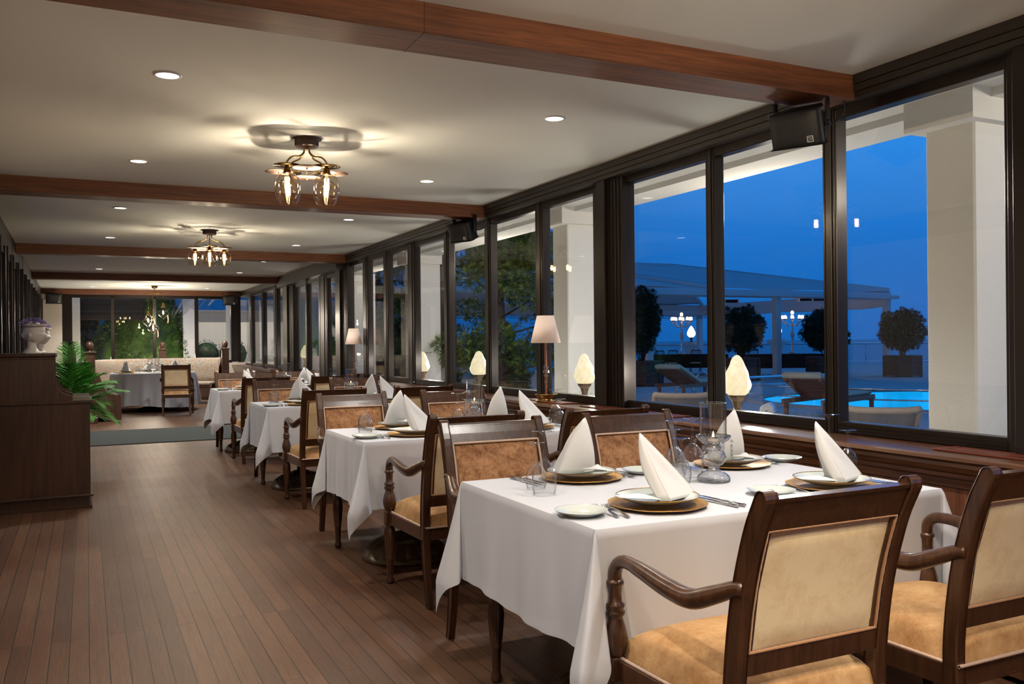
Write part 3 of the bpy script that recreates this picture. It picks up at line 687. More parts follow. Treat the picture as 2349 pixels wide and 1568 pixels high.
# ---- tablecloths
def cloth(T_, seed, label, drop=.375):
    rnd = random.Random(seed); w, d, H = T_['w'], T_['d'], .757
    mb = MB(); ns = 26
    cols = []                                                      # (start point, out dir, length, side, param)
    def side(p0, p1, n_, cnt):
        for i in range(cnt): cols.append(('s', Vector(p0).lerp(Vector(p1), (i + .5) / cnt), Vector(n_), i / cnt))
    def corner(p, n0, n1, cnt=28):
        for i in range(cnt + 1): cols.append(('c', Vector(p), (Vector(n0), Vector(n1)), i / cnt))
    cs = [(0, 0), (w, 0), (w, d), (0, d)]; ns_ = [(0, -1), (1, 0), (0, 1), (-1, 0)]
    for k in range(4):
        corner(cs[k], ns_[k - 1], ns_[k]); side(cs[k], cs[(k + 1) % 4], ns_[k], 40)
    ph = [rnd.uniform(0, 6.28) for _ in range(8)]; skew = [rnd.uniform(-.3, .3) for _ in range(4)]
    vs = []; ci_ = -1; sumu = 0
    for q, (kd, P, n_, u) in enumerate(cols):
        if kd == 'c':
            if u == 0: ci_ += 1
            th = u * 90; L = drop / max(math.cos(R(th)), math.sin(R(th)))
            a, b_ = n_; dg = (a + b_).normalized(); tg = (b_ - a).normalized()
            c0 = 45 + 20 * skew[ci_ % 4]
            g = (.16, .14, .12, .11)[ci_ % 4] * max(0, 1 - abs(th - c0) / 30) ** .85 - .014 * math.exp(-((th - 12) / 8) ** 2) - .014 * math.exp(-((th - 78) / 8) ** 2)
            tt = .055 * math.sin(R(th) * 4) + .11 * skew[ci_ % 4] * math.sin(R(2 * th))
            side_n = a if th < 45 else b_
            for j in range(ns + 1):
                s_ = L * j / ns; f_ = min(1, s_ / .40); e2 = f_ ** 1.15
                off = dg * (g * e2) + tg * (-tt * e2)
                base_out = (a * math.cos(R(th)) + b_ * math.sin(R(th))) * .006
                z = -math.sqrt(max(0, s_ ** 2 - (off.length) ** 2)) if s_ > 0 else 0
                z = min(z, -s_ * .80)
                vs.append((P.x + base_out.x * min(1, s_ / .012) + off.x, P.y + base_out.y * min(1, s_ / .012) + off.y, H + z))
        else:
            sumu += 1
            edge = min(u, 1 - u); L = drop * (1 + .02 * math.sin(u * 9 + ph[ci_]))
            for j in range(ns + 1):
                s_ = L * j / ns; f_ = s_ / drop
                o_ = .006 * min(1, s_ / .012) + f_ * (.010 + .007 * math.sin(u * 17 + ph[ci_]) + .004 * math.sin(u * 41 + ph[ci_ + 4 if ci_ < 4 else 0])) * min(1, edge * 9) + (.0012 if j >= ns - 1 else 0)
                vs.append((P.x + n_.x * o_, P.y + n_.y * o_, H - s_))
    N = len(cols); C = ns + 1
    fs = [(q * C + j, q * C + j + 1, ((q + 1) % N) * C + j + 1, ((q + 1) % N) * C + j) for q in range(N) for j in range(ns)]
    mb.add(vs, fs)
    # top with a faint ridge over the joint of the two tables
    m0 = len(mb.v)
    nu, nv = 48, 10
    for j in range(nv + 1):
        for i in range(nu + 1):
            x, y = w * i / nu, d * j / nv; rg = .0022 * math.exp(-((x - w * .5) / .012) ** 2)
            mb.v.append((x, y, H + rg + (.0004 * math.sin(x * 9 + ph[0]) * math.sin(y * 11)) * (0 if i in (0, nu) or j in (0, nv) else 1)))
    for j in range(nv):
        for i in range(nu): mb.f.append(tuple(m0 + t_ for t_ in (j * (nu + 1) + i, j * (nu + 1) + i + 1, (j + 1) * (nu + 1) + i + 1, (j + 1) * (nu + 1) + i)))
    o = mb.obj('tablecloth', m_white, None, (T_['x'], T_['y'], 0), 0)
    return tag(o, label, 'tablecloth', 'white tablecloths')
for k, T_ in enumerate(TAB): cloth(T_, 11 + k, 'white linen cloth draped to the knees over the %s table of the row' % ordn[k])

# ---- tableware
TZ = .7585
def mk_charger():
    sc_ = lambda a, k: 1 + (.035 * (abs(math.cos(4 * a)) ** .5 - .5) if k in (2, 3, 4) else 0)
    o = MB().lathe([(0, .003), (.112, .003), (.158, .012), (.161, .0135), (.158, .010), (.112, 0), (0, 0)], 96, mod=sc_).obj('charger_plate', m_charger); o['category'] = 'charger plate'; return o
def mk_plate():
    o = MB().lathe([(0, .004), (.085, .004), (.095, .010), (.134, .022), (.136, .0235), (.132, .0195), (.09, .004), (.08, 0), (0, 0)], 56).obj('dinner_plate', m_china); o['category'] = 'plate'
    MB().lathe([(.1335, .0228), (.1365, .0242), (.1368, .0235), (.1345, .0215)], 56, close=True).obj('rim', m_gold, o); return o
def mk_side():
    o = MB().lathe([(0, .004), (.05, .004), (.056, .008), (.082, .017), (.084, .0185), (.08, .0150), (.055, .003), (.048, 0), (0, 0)], 48).obj('side_plate', m_china); o['category'] = 'plate'; return o
def mk_fork():
    mb = MB(); # lies along +Y, tines at +Y
    def bar(y, w, z, t_=.0011): return [(-w, y, z), (w, y, z), (w, y, z + t_ * 2), (-w, y, z + t_ * 2)]
    secs = [bar(-.095, .0035, .001), bar(-.09, .0062, .001), bar(-.06, .0058, .004), bar(-.02, .0032, .008), bar(.02, .0026, .009), bar(.04, .004, .006), bar(.055, .0095, .0035), (bar(.068, .0115, .003))]
    vs = [v for s_ in secs for v in s_]; fs = [(k * 4 + i, k * 4 + (i + 1) % 4, k * 4 + 4 + (i + 1) % 4, k * 4 + 4 + i) for k in range(len(secs) - 1) for i in range(4)] + [(3, 2, 1, 0), (28, 29, 30, 31)]
    mb.add(vs, fs)
    o = mb.obj('fork', m_steel); o['category'] = 'fork'
    m2_ = MB()
    for t_ in (-.0096, -.0032, .0032, .0096): m2_.tube([(t_, .066, .004), (t_, .085, .0035), (t_ * .96, .103, .008)], [.0019, .0017, .0008], 6)
    m2_.obj('tines', m_steel, o); return o
def mk_knife():
    o = MB().tube([(0, -.115, .006), (0, -.11, .006), (0, -.06, .006), (0, -.02, .006), (0, -.012, .006)], [.003, .0072, .0062, .005, .004], 10, (1, .75)).obj('knife', m_steel); o['category'] = 'knife'
    MB().prism([(-.006, -.014), (-.005, .09), (.001, .112), (.009, .09), (.0095, .0), (.005, -.014)], 2, .005, .0066).obj('blade', m_steel, o); return o
def mk_goblet(h, rb, rf):
    def f_():
        b0 = .56 * h
        out = [(rb * .84, 0), (rb * .94, b0 * .14), (rb, b0 * .38), (rb * .93, b0 * .62), (rb * .68, b0 * .82), (rb * .34, b0 * .95), (.0065, b0 * 1.06), (.0042, h * .72), (.0045, h * .90), (.010, h * .965), (rf * .6, h * .988), (rf, h * .994), (rf, h)]
        inn = [(0, h), (0, h * .62)] if False else []
        top = [(0, h)]
        ins = [(0, b0 * 1.0), (rb * .30, b0 * .93), (rb * .64, b0 * .80), (rb * .90, b0 * .60), (rb * .968, b0 * .38), (rb * .90, b0 * .14), (rb * .815, 0)]
        o = MB().lathe(out + top, 32).lathe(ins + [(rb * .84, 0)], 32).obj('wine_glass', m_goblet); o['category'] = 'glass'
        return o
    return f_
def patch(mb, a, b_, c, d, n_=10, bow=0, wob=0, rnd=None, half=0):
    """bilinear sheet a-b (bottom) d-c (top), bowed"""
    a, b_, c, d = map(Vector, (a, b_, c, d)); nrm = ((b_ - a).cross(d - a)).normalized()
    p1 = rnd.uniform(0, 6) if rnd else 0
    def f_(u, v):
        p = (a * (1 - u) + b_ * u) * (1 - v) + (d * (1 - u) + c * u) * v
        k = math.sin(PI * u) * (math.sin(PI / 2 * v) if half == 1 else math.cos(PI / 2 * v) if half == 2 else math.sin(PI * v))
        return tuple(p + nrm * (bow * k + wob * math.sin(u * 7 + v * 5 + p1) * math.sin(PI * u) * math.sin(PI * v)))
    mb.grid(f_, n_, n_)
def tri(mb, a, b_, c, ba, cb, bow, n_=16, wob=0, ph=0):
    """soft sheet between the curved edges a->c and b->c (ba, cb: how far their middles stand off)"""
    a, b_, c = map(Vector, (a, b_, c)); ca = (a + c) / 2 + Vector(ba) * 2; cb_ = (b_ + c) / 2 + Vector(cb) * 2
    nrm = (b_ - a).cross(c - a).normalized()
    def f_(u, v):
        v = v * .985
        L_ = a * (1 - v) ** 2 + ca * 2 * v * (1 - v) + c * v * v; R_ = b_ * (1 - v) ** 2 + cb_ * 2 * v * (1 - v) + c * v * v
        return tuple(L_.lerp(R_, u) + nrm * (math.sin(PI * u) * (bow * (.25 + .75 * math.sin(PI * v)) + wob * math.sin(6 * v + 4 * u + ph) * math.sin(PI * v))))
    mb.grid(f_, n_, n_)
def mk_napkin(v=0):
    def f_():
        rnd = random.Random(40 + v); mb = MB()
        A = Vector((-.052, .022, .224)); Fd = Vector((.010, -.060, .010)); Rr = Vector((.158, -.004, .010)); Bk = Vector((.055, .085, .010)); N_ = Vector((-.008, -.003, .0)); M_ = Vector((.0, -.001, .004))
        if v == 1: A = Vector((-.030, .020, .228)); Fd = Vector((-.005, -.052, .010)); Rr = Vector((.140, -.010, .010)); N_ = Vector((-.009, -.002, -.002)); M_ = Vector((.004, 0, .006))
        H0 = Fd + Vector((-.032, .014, 0))
        tri(mb, Fd, Rr, A, N_, M_, .003, 20, .0032, 1.0 + v)
        tri(mb, Rr, Bk, A, M_, Vector((0, .012, .006)), .010, 14, .003, 2)
        tri(mb, H0, Fd, A, N_ + Vector((-.013, .014, -.006)), N_, .008, 10, .001)
        tri(mb, Bk, H0, A, Vector((0, .012, .006)), N_ + Vector((-.013, .014, -.006)), .006, 12)
        E = lambda p, q, o_, t_: p * (1 - t_) ** 2 + ((p + q) / 2 + o_ * 2) * 2 * t_ * (1 - t_) + q * t_ * t_
        mb.tube([E(Fd, A, N_, k / 12) for k in range(13)], .0014, 6).tube([E(Rr, A, M_, k / 12) for k in range(13)], .0013, 6)
        o = mb.obj('napkin', m_napkin, solid=.0026); o['category'] = 'napkin'
        mb = MB(); L = Vector((-.150, .004, .026))
        patch(mb, L + Vector((0, -.012, 0)), Fd + Vector((.0, .002, .002)), Fd + Vector((.0, .055, .004)), L + Vector((-.006, .012, .004)), 12, .008, .005, rnd)
        if v == 1:
            patch(mb, L + Vector((.03, .01, .004)), Vector((-.06, -.02, .03)), Vector((-.03, .05, .035)), L + Vector((.02, .045, .01)), 10, .012, .006, rnd)
        mb.obj('flap', m_napkin, o, solid=.003); return o
    return f_
def mk_holder():
    r = root('candle_holder', (0, 0, 0)); r['category'] = 'candle holder'
    cut = lambda n_, am: (lambda a, k: 1 + am * math.cos(n_ * a + (k % 2) * PI))
    MB().lathe([(0, 0), (.058, 0), (.063, .006), (.061, .018), (.048, .032), (.030, .041), (.019, .045), (0, .045)], 36, mod=cut(12, .035)).obj('foot', m_crystal, r)
    MB().lathe([(.019, .044), (.022, .045), (.022, .049), (.018, .052), (.021, .055), (.019, .058)], 24).obj('lower_collar', m_steel, r)
    MB().lathe([(.024, .121), (.029, .123), (.027, .129), (.030, .133), (.027, .138), (.022, .139)], 24, mod=cut(12, .06)).obj('collar', m_steel, r)
    MB().lathe([(0, .056), (.018, .057), (.034, .066), (.045, .080), (.048, .092), (.044, .106), (.034, .117), (.024, .122), (0, .122)], 36, mod=cut(18, .025)).obj('ball', m_crystal, r)
    bw = MB().lathe([(0, .139), (.022, .140), (.040, .147), (.056, .160), (.064, .176), (.0625, .1775), (.053, .163), (.036, .152), (0, .147)], 48, mod=lambda a, k: 1 + (.05 * abs(math.cos(4 * a)) if k in (3, 4, 5, 6) else 0)).obj('bowl', m_crystal, r)
    for k in range(6):
        a = 2 * PI * k / 6 + .3; c = (math.cos(a) * .068, math.sin(a) * .068, 0)
        MB().ell((c[0], c[1], .155), (.006, .006, .006), 8, 6).lathe([(0, .146), (.0055, .141), (.0055, .100), (0, .091)], 3, c, flat=True).tube([(c[0] * .93, c[1] * .93, .176), (c[0], c[1], .16)], .0008, 4).obj('prism', m_crystal, bw)
    MB().lathe([(.0505, .160), (.0505, .298), (.0515, .301), (.049, .303), (.0475, .298), (.0475, .162)], 40).obj('glass_cylinder', m_clear, r)
    cd = MB().lathe([(0, .149), (.019, .149), (.019, .164), (.017, .165), (0, .163)], 24).obj('tea_light', plain('candle_wax', (.8, .74, .62), .5, emit=(1, .6, .3, 1), es=.35), r)
    MB().lathe([(0, .166), (.0035, .170), (.004, .175), (.002, .183), (0, .189)], 10).obj('flame', m_flame, cd)
    return r
KCH, KPL, KSD, KFK, KKN = Kind(mk_charger), Kind(mk_plate), Kind(mk_side), Kind(mk_fork), Kind(mk_knife)
KG1, KG2 = Kind(mk_goblet(.225, .045, .041)), Kind(mk_goblet(.170, .039, .034))
KN0, KN1, KHO = Kind(mk_napkin(0)), Kind(mk_napkin(1)), Kind(mk_holder)
def setting(px, py, rz, seat, tname, k, plus=0, nap=0, rot=0):
    """one place setting about the plate centre; the guest sits at local -Y"""
    c, s_ = math.cos(rz), math.sin(rz)
    def W_(x, y): return (px + c * x - s_ * y, py + s_ * x + c * y)
    at = '%s place, %s' % (seat, tname)
    x, y = W_(0, 0)
    KCH.put((x, y, TZ), rz, 'gold scalloped charger plate, ' + at, 'gold charger plates')
    KPL.put((x, y, TZ + .0138), rz, 'gold-rimmed white dinner plate, ' + at, 'white dinner plates')
    (KN1 if nap else KN0).put((x, y, TZ + .0145), rz + rot, 'standing folded white napkin, ' + at, 'standing white napkins')
    x, y = W_(-.295, -.01); KSD.put((x, y, TZ), rz, 'small white side plate, ' + at, 'white side plates')
    for i, (fx, fy, w) in enumerate(((-.178, -.03, 'inner'), (-.205, -.01, 'outer'))): x, y = W_(fx, fy); KFK.put((x, y, TZ + .001 * 1), rz + R(-9), 'steel %s fork, %s' % (w, at), 'steel forks')
    for i, (fx, w) in enumerate(((.200, 'inner'), (.228, 'outer'))): x, y = W_(fx, -.04); KKN.put((x, y, TZ), rz + R(4), 'steel %s knife, %s' % (w, at), 'steel knives')
    gx, gy = plus[:2] if plus else (.30, .20)
    x, y = W_(gx, gy); KG1.put((x, y, TZ), 0, 'tall upside-down wine glass, ' + at, 'tall upturned wine glasses')
    x, y = W_(gx + (plus[2] if plus and len(plus) > 2 else -.03), gy - .12) ; KG2.put((x, y, TZ), 0, 'short upside-down wine glass, ' + at, 'short upturned wine glasses')
for k, T_ in enumerate(TAB):
    tn = '%s table of the row' % ordn[k]; x0, y0, d = T_['x'], T_['y'], T_['d']
    ya, yb = y0 + .21, y0 + d - (.18 if k == 0 else .19)
    gl = {0: [(.41, .46, -.06), (.36, .36, -.02), (.29, .235, -.03), (.285, .10, 0)]}.get(k, [(.36, .20), (.30, .2), (.27, .16), (.28, .15)])
    setting(x0 + .365, ya, 0, 'camera-side aisle', tn, k, gl[0], 0)
    setting(x0 + 1.135 if k == 0 else x0 + 1.12, ya, 0, 'camera-side window', tn, k, gl[1], 0)
    setting(x0 + .435 if k == 0 else x0 + .42, yb, PI, 'far-side aisle', tn, k, gl[2], 1, R(-60))
    setting(x0 + 1.185 if k == 0 else x0 + 1.13, yb, PI, 'far-side window', tn, k, gl[3], 1, R(-75))
    KHO.put((x0 + (.845 if k == 0 else .86), y0 + d * (.52 if k == 0 else .55), TZ), 0, 'crystal candle holder with lit tea light in glass cylinder, ' + tn, 'crystal candle holders')

# ================================================================== curved booth with its round table
def booth():
    r = root('curved_booth', (0, 0, 0), 0, 'horseshoe booth with floral brocade upholstery and walnut posts by the end windows', 'booth')
    P = smooth_path([(.06, 16.55, 0), (-.06, 17.5, 0), (-.08, 18.6, 0), (.10, 19.7, 0), (.60, 20.55, 0), (1.45, 20.95, 0), (2.2, 20.95, 0), (2.72, 20.62, 0)], 10)
    n_ = len(P); N = []
    for k in range(n_):
        t_ = (P[min(k + 1, n_ - 1)] - P[max(k - 1, 0)]).normalized(); N.append(Vector((t_.y, -t_.x, 0)))
    def sweep(prof, mb, flat=False):
        m_ = len(prof); vs = []
        for k in range(n_):
            for (o_, z) in prof: q = P[k] + N[k] * o_; vs.append((q.x, q.y, z))
        fs = [(k * m_ + i, k * m_ + (i + 1) % m_, (k + 1) * m_ + (i + 1) % m_, (k + 1) * m_ + i) for k in range(n_ - 1) for i in range(m_)]
        fs += [tuple(range(m_))[::-1], tuple((n_ - 1) * m_ + i for i in range(m_))]
        mb.add(vs, fs, flat); return mb
    mb = sweep([(-.05, .08), (.40, .08), (.40, .36), (.42, .38), (.42, .40), (-.05, .40)], MB(), True)
    sweep([(.40, .14), (.415, .14), (.415, .30), (.40, .30)], mb, True); mb.obj('base', m_booth, r)
    sweep([(-.07, .40), (-.07, .985), (-.05, .99), (.0, .99), (.0, .40)], MB(), True).obj('back_shell', m_booth, r)
    sweep([(-.045, .42), (-.045, 1.0), (-.02, 1.015), (.03, 1.005), (.06, .97), (.085, .80), (.11, .60), (.12, .44)], MB()).obj('backrest', m_brocade, r)
    sweep([(.08, .40), (.08, .46), (.14, .49), (.30, .50), (.40, .49), (.435, .46), (.43, .41)], MB()).obj('seat_cushion', m_brocade, r)
    def newel(x, y, h_, w=.085):
        w *= 1.0
        mb = MB().box(x - w, x + w, y - w, y + w, .10, h_, .006).box(x - w - .035, x + w + .035, y - w - .035, y + w + .035, 0, .10, .008).box(x - w - .02, x + w + .02, y - w - .02, y + w + .02, .10, .125, .006)
        mb.box(x - w - .02, x + w + .02, y - w - .02, y + w + .02, h_, h_ + .022, .006).box(x - w + .02, x + w - .02, y - w - .006, y - w, .3, h_ - .05, .002)
        p_ = mb.obj('post', m_booth, r)
        MB().lathe([(0, h_ + .02), (.055, h_ + .02), (.058, h_ + .03), (.04, h_ + .038), (.04, h_ + .048), (.050, h_ + .056), (.060, h_ + .08), (.062, h_ + .115), (.058, h_ + .15), (.050, h_ + .168), (.046, h_ + .17), (.036, h_ + .19), (0, h_ + .202)], 24, (x, y, 0)).obj('finial', m_booth, p_)
    newel(.05, 16.42, 1.18); newel(1.54, 21.15, 1.19, .075); newel(2.80, 20.5, 1.20, .075); newel(-.24, 18.0, 1.20, .075)
    # scrolled ends of the seat
    def end(p, nrm, nm):
        pf = [(0, .02), (.06, .02), (.10, .07), (.16, .10), (.30, .10), (.36, .07), (.40, .02), (.48, .02), (.48, .40), (.47, .46), (.40, .455), (.32, .47), (.25, .52), (.20, .60), (.16, .72), (.13, .84), (.0, .84)]
        t_ = Vector((-nrm.y, nrm.x, 0)); mb = MB(); vs = []
        for s_ in (-.03, .03):
            for (o_, z) in pf: q = p + nrm * o_ + t_ * s_; vs.append((q.x, q.y, z))
        m_ = len(pf); mb.add(vs, [tuple(range(m_))[::-1], tuple(range(m_, 2 * m_))] + [(i, (i + 1) % m_, m_ + (i + 1) % m_, m_ + i) for i in range(m_)], True); mb.obj(nm, m_booth, r)
    end(P[0], N[0], 'seat_end'); end(P[-1], N[-1], 'seat_end')
booth()
RT = (1.22, 19.15)
r = root('round_table', (RT[0], RT[1], 0), 0, 'round pedestal table hidden under its long white cloth inside the booth', 'table')
MB().lathe([(0, 0), (.30, 0), (.30, .03), (.12, .09), (.05, .12), (.05, .70), (.12, .73), (0, .73)], 32).obj('pedestal', m_iron, r)
MB().lathe([(0, .73), (.79, .73), (.79, .752), (0, .752)], 48).obj('table_top', m_darkwood, r)
mb = MB(); vs = []; rnd = random.Random(5); nseg = 160; rows_ = 18; phs = [rnd.uniform(0, 6) for _ in range(4)]
def rr_f(a, s_): return .80 + s_ * (.085 + .040 * math.sin(15 * a + phs[0] + .8 * math.sin(3 * a)) + .022 * math.sin(26 * a + phs[1]) + .045 * math.cos(2 * a + 2.4))
vs.append((0, 0, .757))
for q in (.3, .6, .79, .80):
    for i in range(nseg): a = 2 * PI * i / nseg; vs.append((q * math.cos(a), q * math.sin(a), .757 - (.003 if q == .80 else 0)))
for j in range(1, rows_ + 1):
    s_ = j / rows_
    for i in range(nseg):
        a = 2 * PI * i / nseg; q = rr_f(a, s_ ** .8); vs.append((q * math.cos(a), q * math.sin(a), .754 - .64 * s_ + .03 * s_ * math.cos(3 * a)))
fs = [(0, 1 + i, 1 + (i + 1) % nseg) for i in range(nseg)]
for k in range(rows_ + 3):
    for i in range(nseg): fs.append((1 + k * nseg + i, 1 + (k + 1) * nseg + i, 1 + (k + 1) * nseg + (i + 1) % nseg, 1 + k * nseg + (i + 1) % nseg))
tag(mb.add(vs, fs).obj('round_tablecloth', m_white, None, (RT[0], RT[1], 0)), 'long white round tablecloth falling in folds inside the curved booth', 'tablecloth')
for (a, w) in ((205, 'lantern-side'), (150, 'plant-side'), (95, 'rear'), (40, 'window-side'), (-40, 'armchair-side')):
    c, s_ = math.cos(R(a)), math.sin(R(a)); px, py = RT[0] + c * .56, RT[1] + s_ * .56; rz = R(a + 90)
    at = w + ' place, round booth table'
    KCH.put((px, py, TZ), rz, 'gold scalloped charger plate, ' + at, 'gold charger plates'); KPL.put((px, py, TZ + .0138), rz, 'gold-rimmed white dinner plate, ' + at, 'white dinner plates')
    KN0.put((px, py, TZ + .0145), rz if a < 100 else rz + PI, 'standing folded white napkin, ' + at, 'standing white napkins')
    q = R(a + 28); x, y = RT[0] + math.cos(q) * .50, RT[1] + math.sin(q) * .50
    KG1.put((x, y, TZ), 0, 'tall upside-down wine glass, ' + at, 'tall upturned wine glasses')
    q = R(a + 20); x, y = RT[0] + math.cos(q) * .38, RT[1] + math.sin(q) * .38
    KG2.put((x, y, TZ), 0, 'short upside-down wine glass, ' + at, 'short upturned wine glasses')
    q = R(a - 24); x, y = RT[0] + math.cos(q) * .66, RT[1] + math.sin(q) * .66
    KSD.put((x, y, TZ), 0, 'small white side plate, ' + at, 'white side plates')
KHO.put((RT[0] - .06, RT[1] + .06, TZ), 0, 'taller-standing crystal candle holder in the middle of the round booth table', 'crystal candle holders')
KHO.put((RT[0] + .06, RT[1] - .17, TZ), 0, 'crystal candle holder with lit tea light nearer the armchair on the round booth table', 'crystal candle holders')

# ================================================================== dark sideboards on the aisle, busts, palm
def mk_side_unit():
    r = root('sideboard', (0, 0, 0)); r['category'] = 'sideboard'
    D = .56                                                        # depth along Y; local x = 0 at the aisle face
    MB().box(-.66, -.012, .01, D - .01, .10, .845).box(-.66, -.02, .02, D - .02, 0, .10).obj('body', m_darkwood, r)
    MB().box(-.66, .010, -.012, D + .012, .095, .112, .004).box(-.66, .0, -.002, D + .002, 0.0, .02).obj('plinth_moulding', m_darkwood, r)
    MB().box(-.66, .004, -.004, D + .004, .842, .868, .004).obj('counter_top', m_darkwood, r)
    pf = [(-.66, .868), (-.135, .868), (-.135, .902), (-.155, .906), (-.185, .915), (-.215, .935), (-.235, .965), (-.245, 1.0), (-.25, 1.018), (-.262, 1.022), (-.266, 1.03), (-.266, 1.20), (-.66, 1.20)]
    for y in (0.0, .13, D - .03): MB().prism(pf, 1, y, y + .028).obj('side_panel', m_darkwood, r)
    MB().box(-.66, -.30, .02, D - .02, .868, 1.20).box(-.31, -.285, .028, D - .03, .868, 1.20).obj('upper_case', m_darkwood, r)
    MB().box(-.66, -.245, -.012, D + .012, 1.215, 1.243, .010).box(-.66, -.255, -.004, D + .004, 1.198, 1.216, .004).obj('top', m_darkwood, r)
    MB().tube([(-.18, .06, .90), (-.18, .11, .90)], .008, 8).obj('catch', m_brass, r)
    return r
KS = Kind(mk_side_unit)
KS.put((.035, 7.83, 0), .0112, 'tall dark oak sideboard standing in front, carrying the larger ceramic head', 'dark oak sideboards')
KS.put((.022, 8.43, 0), .0112, 'dark oak sideboard directly behind the front one, beside the palm', 'dark oak sideboards')

def mk_bust(seed):
    rnd = random.Random(seed)
    r = root('head_planter', (0, 0, 0)); r['category'] = 'planter'
    # looks along +X
    mb = MB()
    mb.lathe([(0, 0), (.062, 0), (.064, .008), (.050, .022), (.034, .045), (.031, .07), (.036, .10), (.04, .12)], 28, (-.010, 0, 0))
    def head(a, z):
        f_ = 1.0; ca = math.cos(a)
        face = max(0, ca)
        if face > .5:
            w_ = math.exp(-((a if a < PI else a - 2 * PI) / .22) ** 2)
            f_ += .15 * w_ * math.exp(-((z + .18) / .13) ** 2) + .05 * w_ * math.exp(-((z + .50) / .07) ** 2) + .04 * w_ * math.exp(-((z + .64) / .06) ** 2) + .07 * w_ * math.exp(-((z + .86) / .10) ** 2) - .06 * math.exp(-((z - .05) / .08) ** 2) * face + .02 * w_ * math.exp(-((z - .2) / .1) ** 2)
        else: f_ += .045 * math.sin(a * 11 + z * 9) * math.sin(z * 14 + a * 3) * min(1, (.5 - ca)) + (.12 * math.exp(-((z + .25) / .2) ** 2) if ca < -.7 else 0)
        if z > .25: f_ += .05 * abs(math.sin(a * 9 + z * 5))
        return f_
    mb.ell((.002, 0, .168), (.078, .062, .088), 44, 36, head)
    for sy in (-1, 1): mb.ell((-.006, sy * .060, .150), (.014, .008, .020), 10, 8)
    b_ = mb.obj('head', m_bust, r)
    mb = MB()
    for k in range(26):
        a = R(-110 + k * 8.5); q = (.078 * math.cos(a) * 1.02, .064 * math.sin(a) * 1.02, .222 + .012 * rnd.random())
        ph = rnd.uniform(0, 6); mb.lathe([(0, 0), (.010, .001), (.013, .006), (.006, .004), (0, .005)], 10, q, mod=lambda t_, i, ph=ph: 1 + .3 * math.cos(5 * t_ + ph))
    mb.obj('flower_garland', m_bust, b_)
    mb = MB().lathe([(.070, .215), (.074, .235), (.068, .237), (.062, .22)], 28, (0, 0, 0), close=True); mb.obj('rim', m_bust, b_)
    mb = MB()
    for k in range(420):
        a = rnd.uniform(0, 2 * PI); q = rnd.random() ** .5 * .088; z = .235 + (1 - (q / .1) ** 2) * .06 * rnd.uniform(.5, 1.1)
        x, y = q * math.cos(a), q * math.sin(a) * .85; s_ = rnd.uniform(.004, .008); u = Vector((rnd.gauss(0, 1), rnd.gauss(0, 1), rnd.gauss(0, 1))).normalized(); v_ = u.orthogonal().normalized()
        c = Vector((x, y, z)); mb.add([c + u * s_, c + v_ * s_ * .7, c - u * s_, c - v_ * s_ * .7, c + u.cross(v_) * s_ * .5], [(0, 1, 4), (1, 2, 4), (2, 3, 4), (3, 0, 4)])
    for k in range(60):
        a = rnd.uniform(0, 2 * PI); q = rnd.random() ** .5 * .08; mb.tube([(q * .6 * math.cos(a), q * .6 * math.sin(a), .22), (q * math.cos(a), q * math.sin(a) * .85, .27)], .0012, 3)
    mb.obj('lavender', m_lav, r)
    return r
o = mk_bust(1); o.location = (-.385, 8.06, 1.243); o.rotation_euler = (0, 0, R(-12)); tag(o, 'cream ceramic head planter with dark purple flowers on the front sideboard', group='ceramic head planters')
o.scale = (1.12, 1.12, 1.0)
o = mk_bust(2); o.location = (-.36, 8.62, 1.243); o.rotation_euler = (0, 0, R(-14)); tag(o, 'cream ceramic head planter with paler blue flowers on the rear sideboard', group='ceramic head planters')
o.scale = (1.0, 1.0, .92)

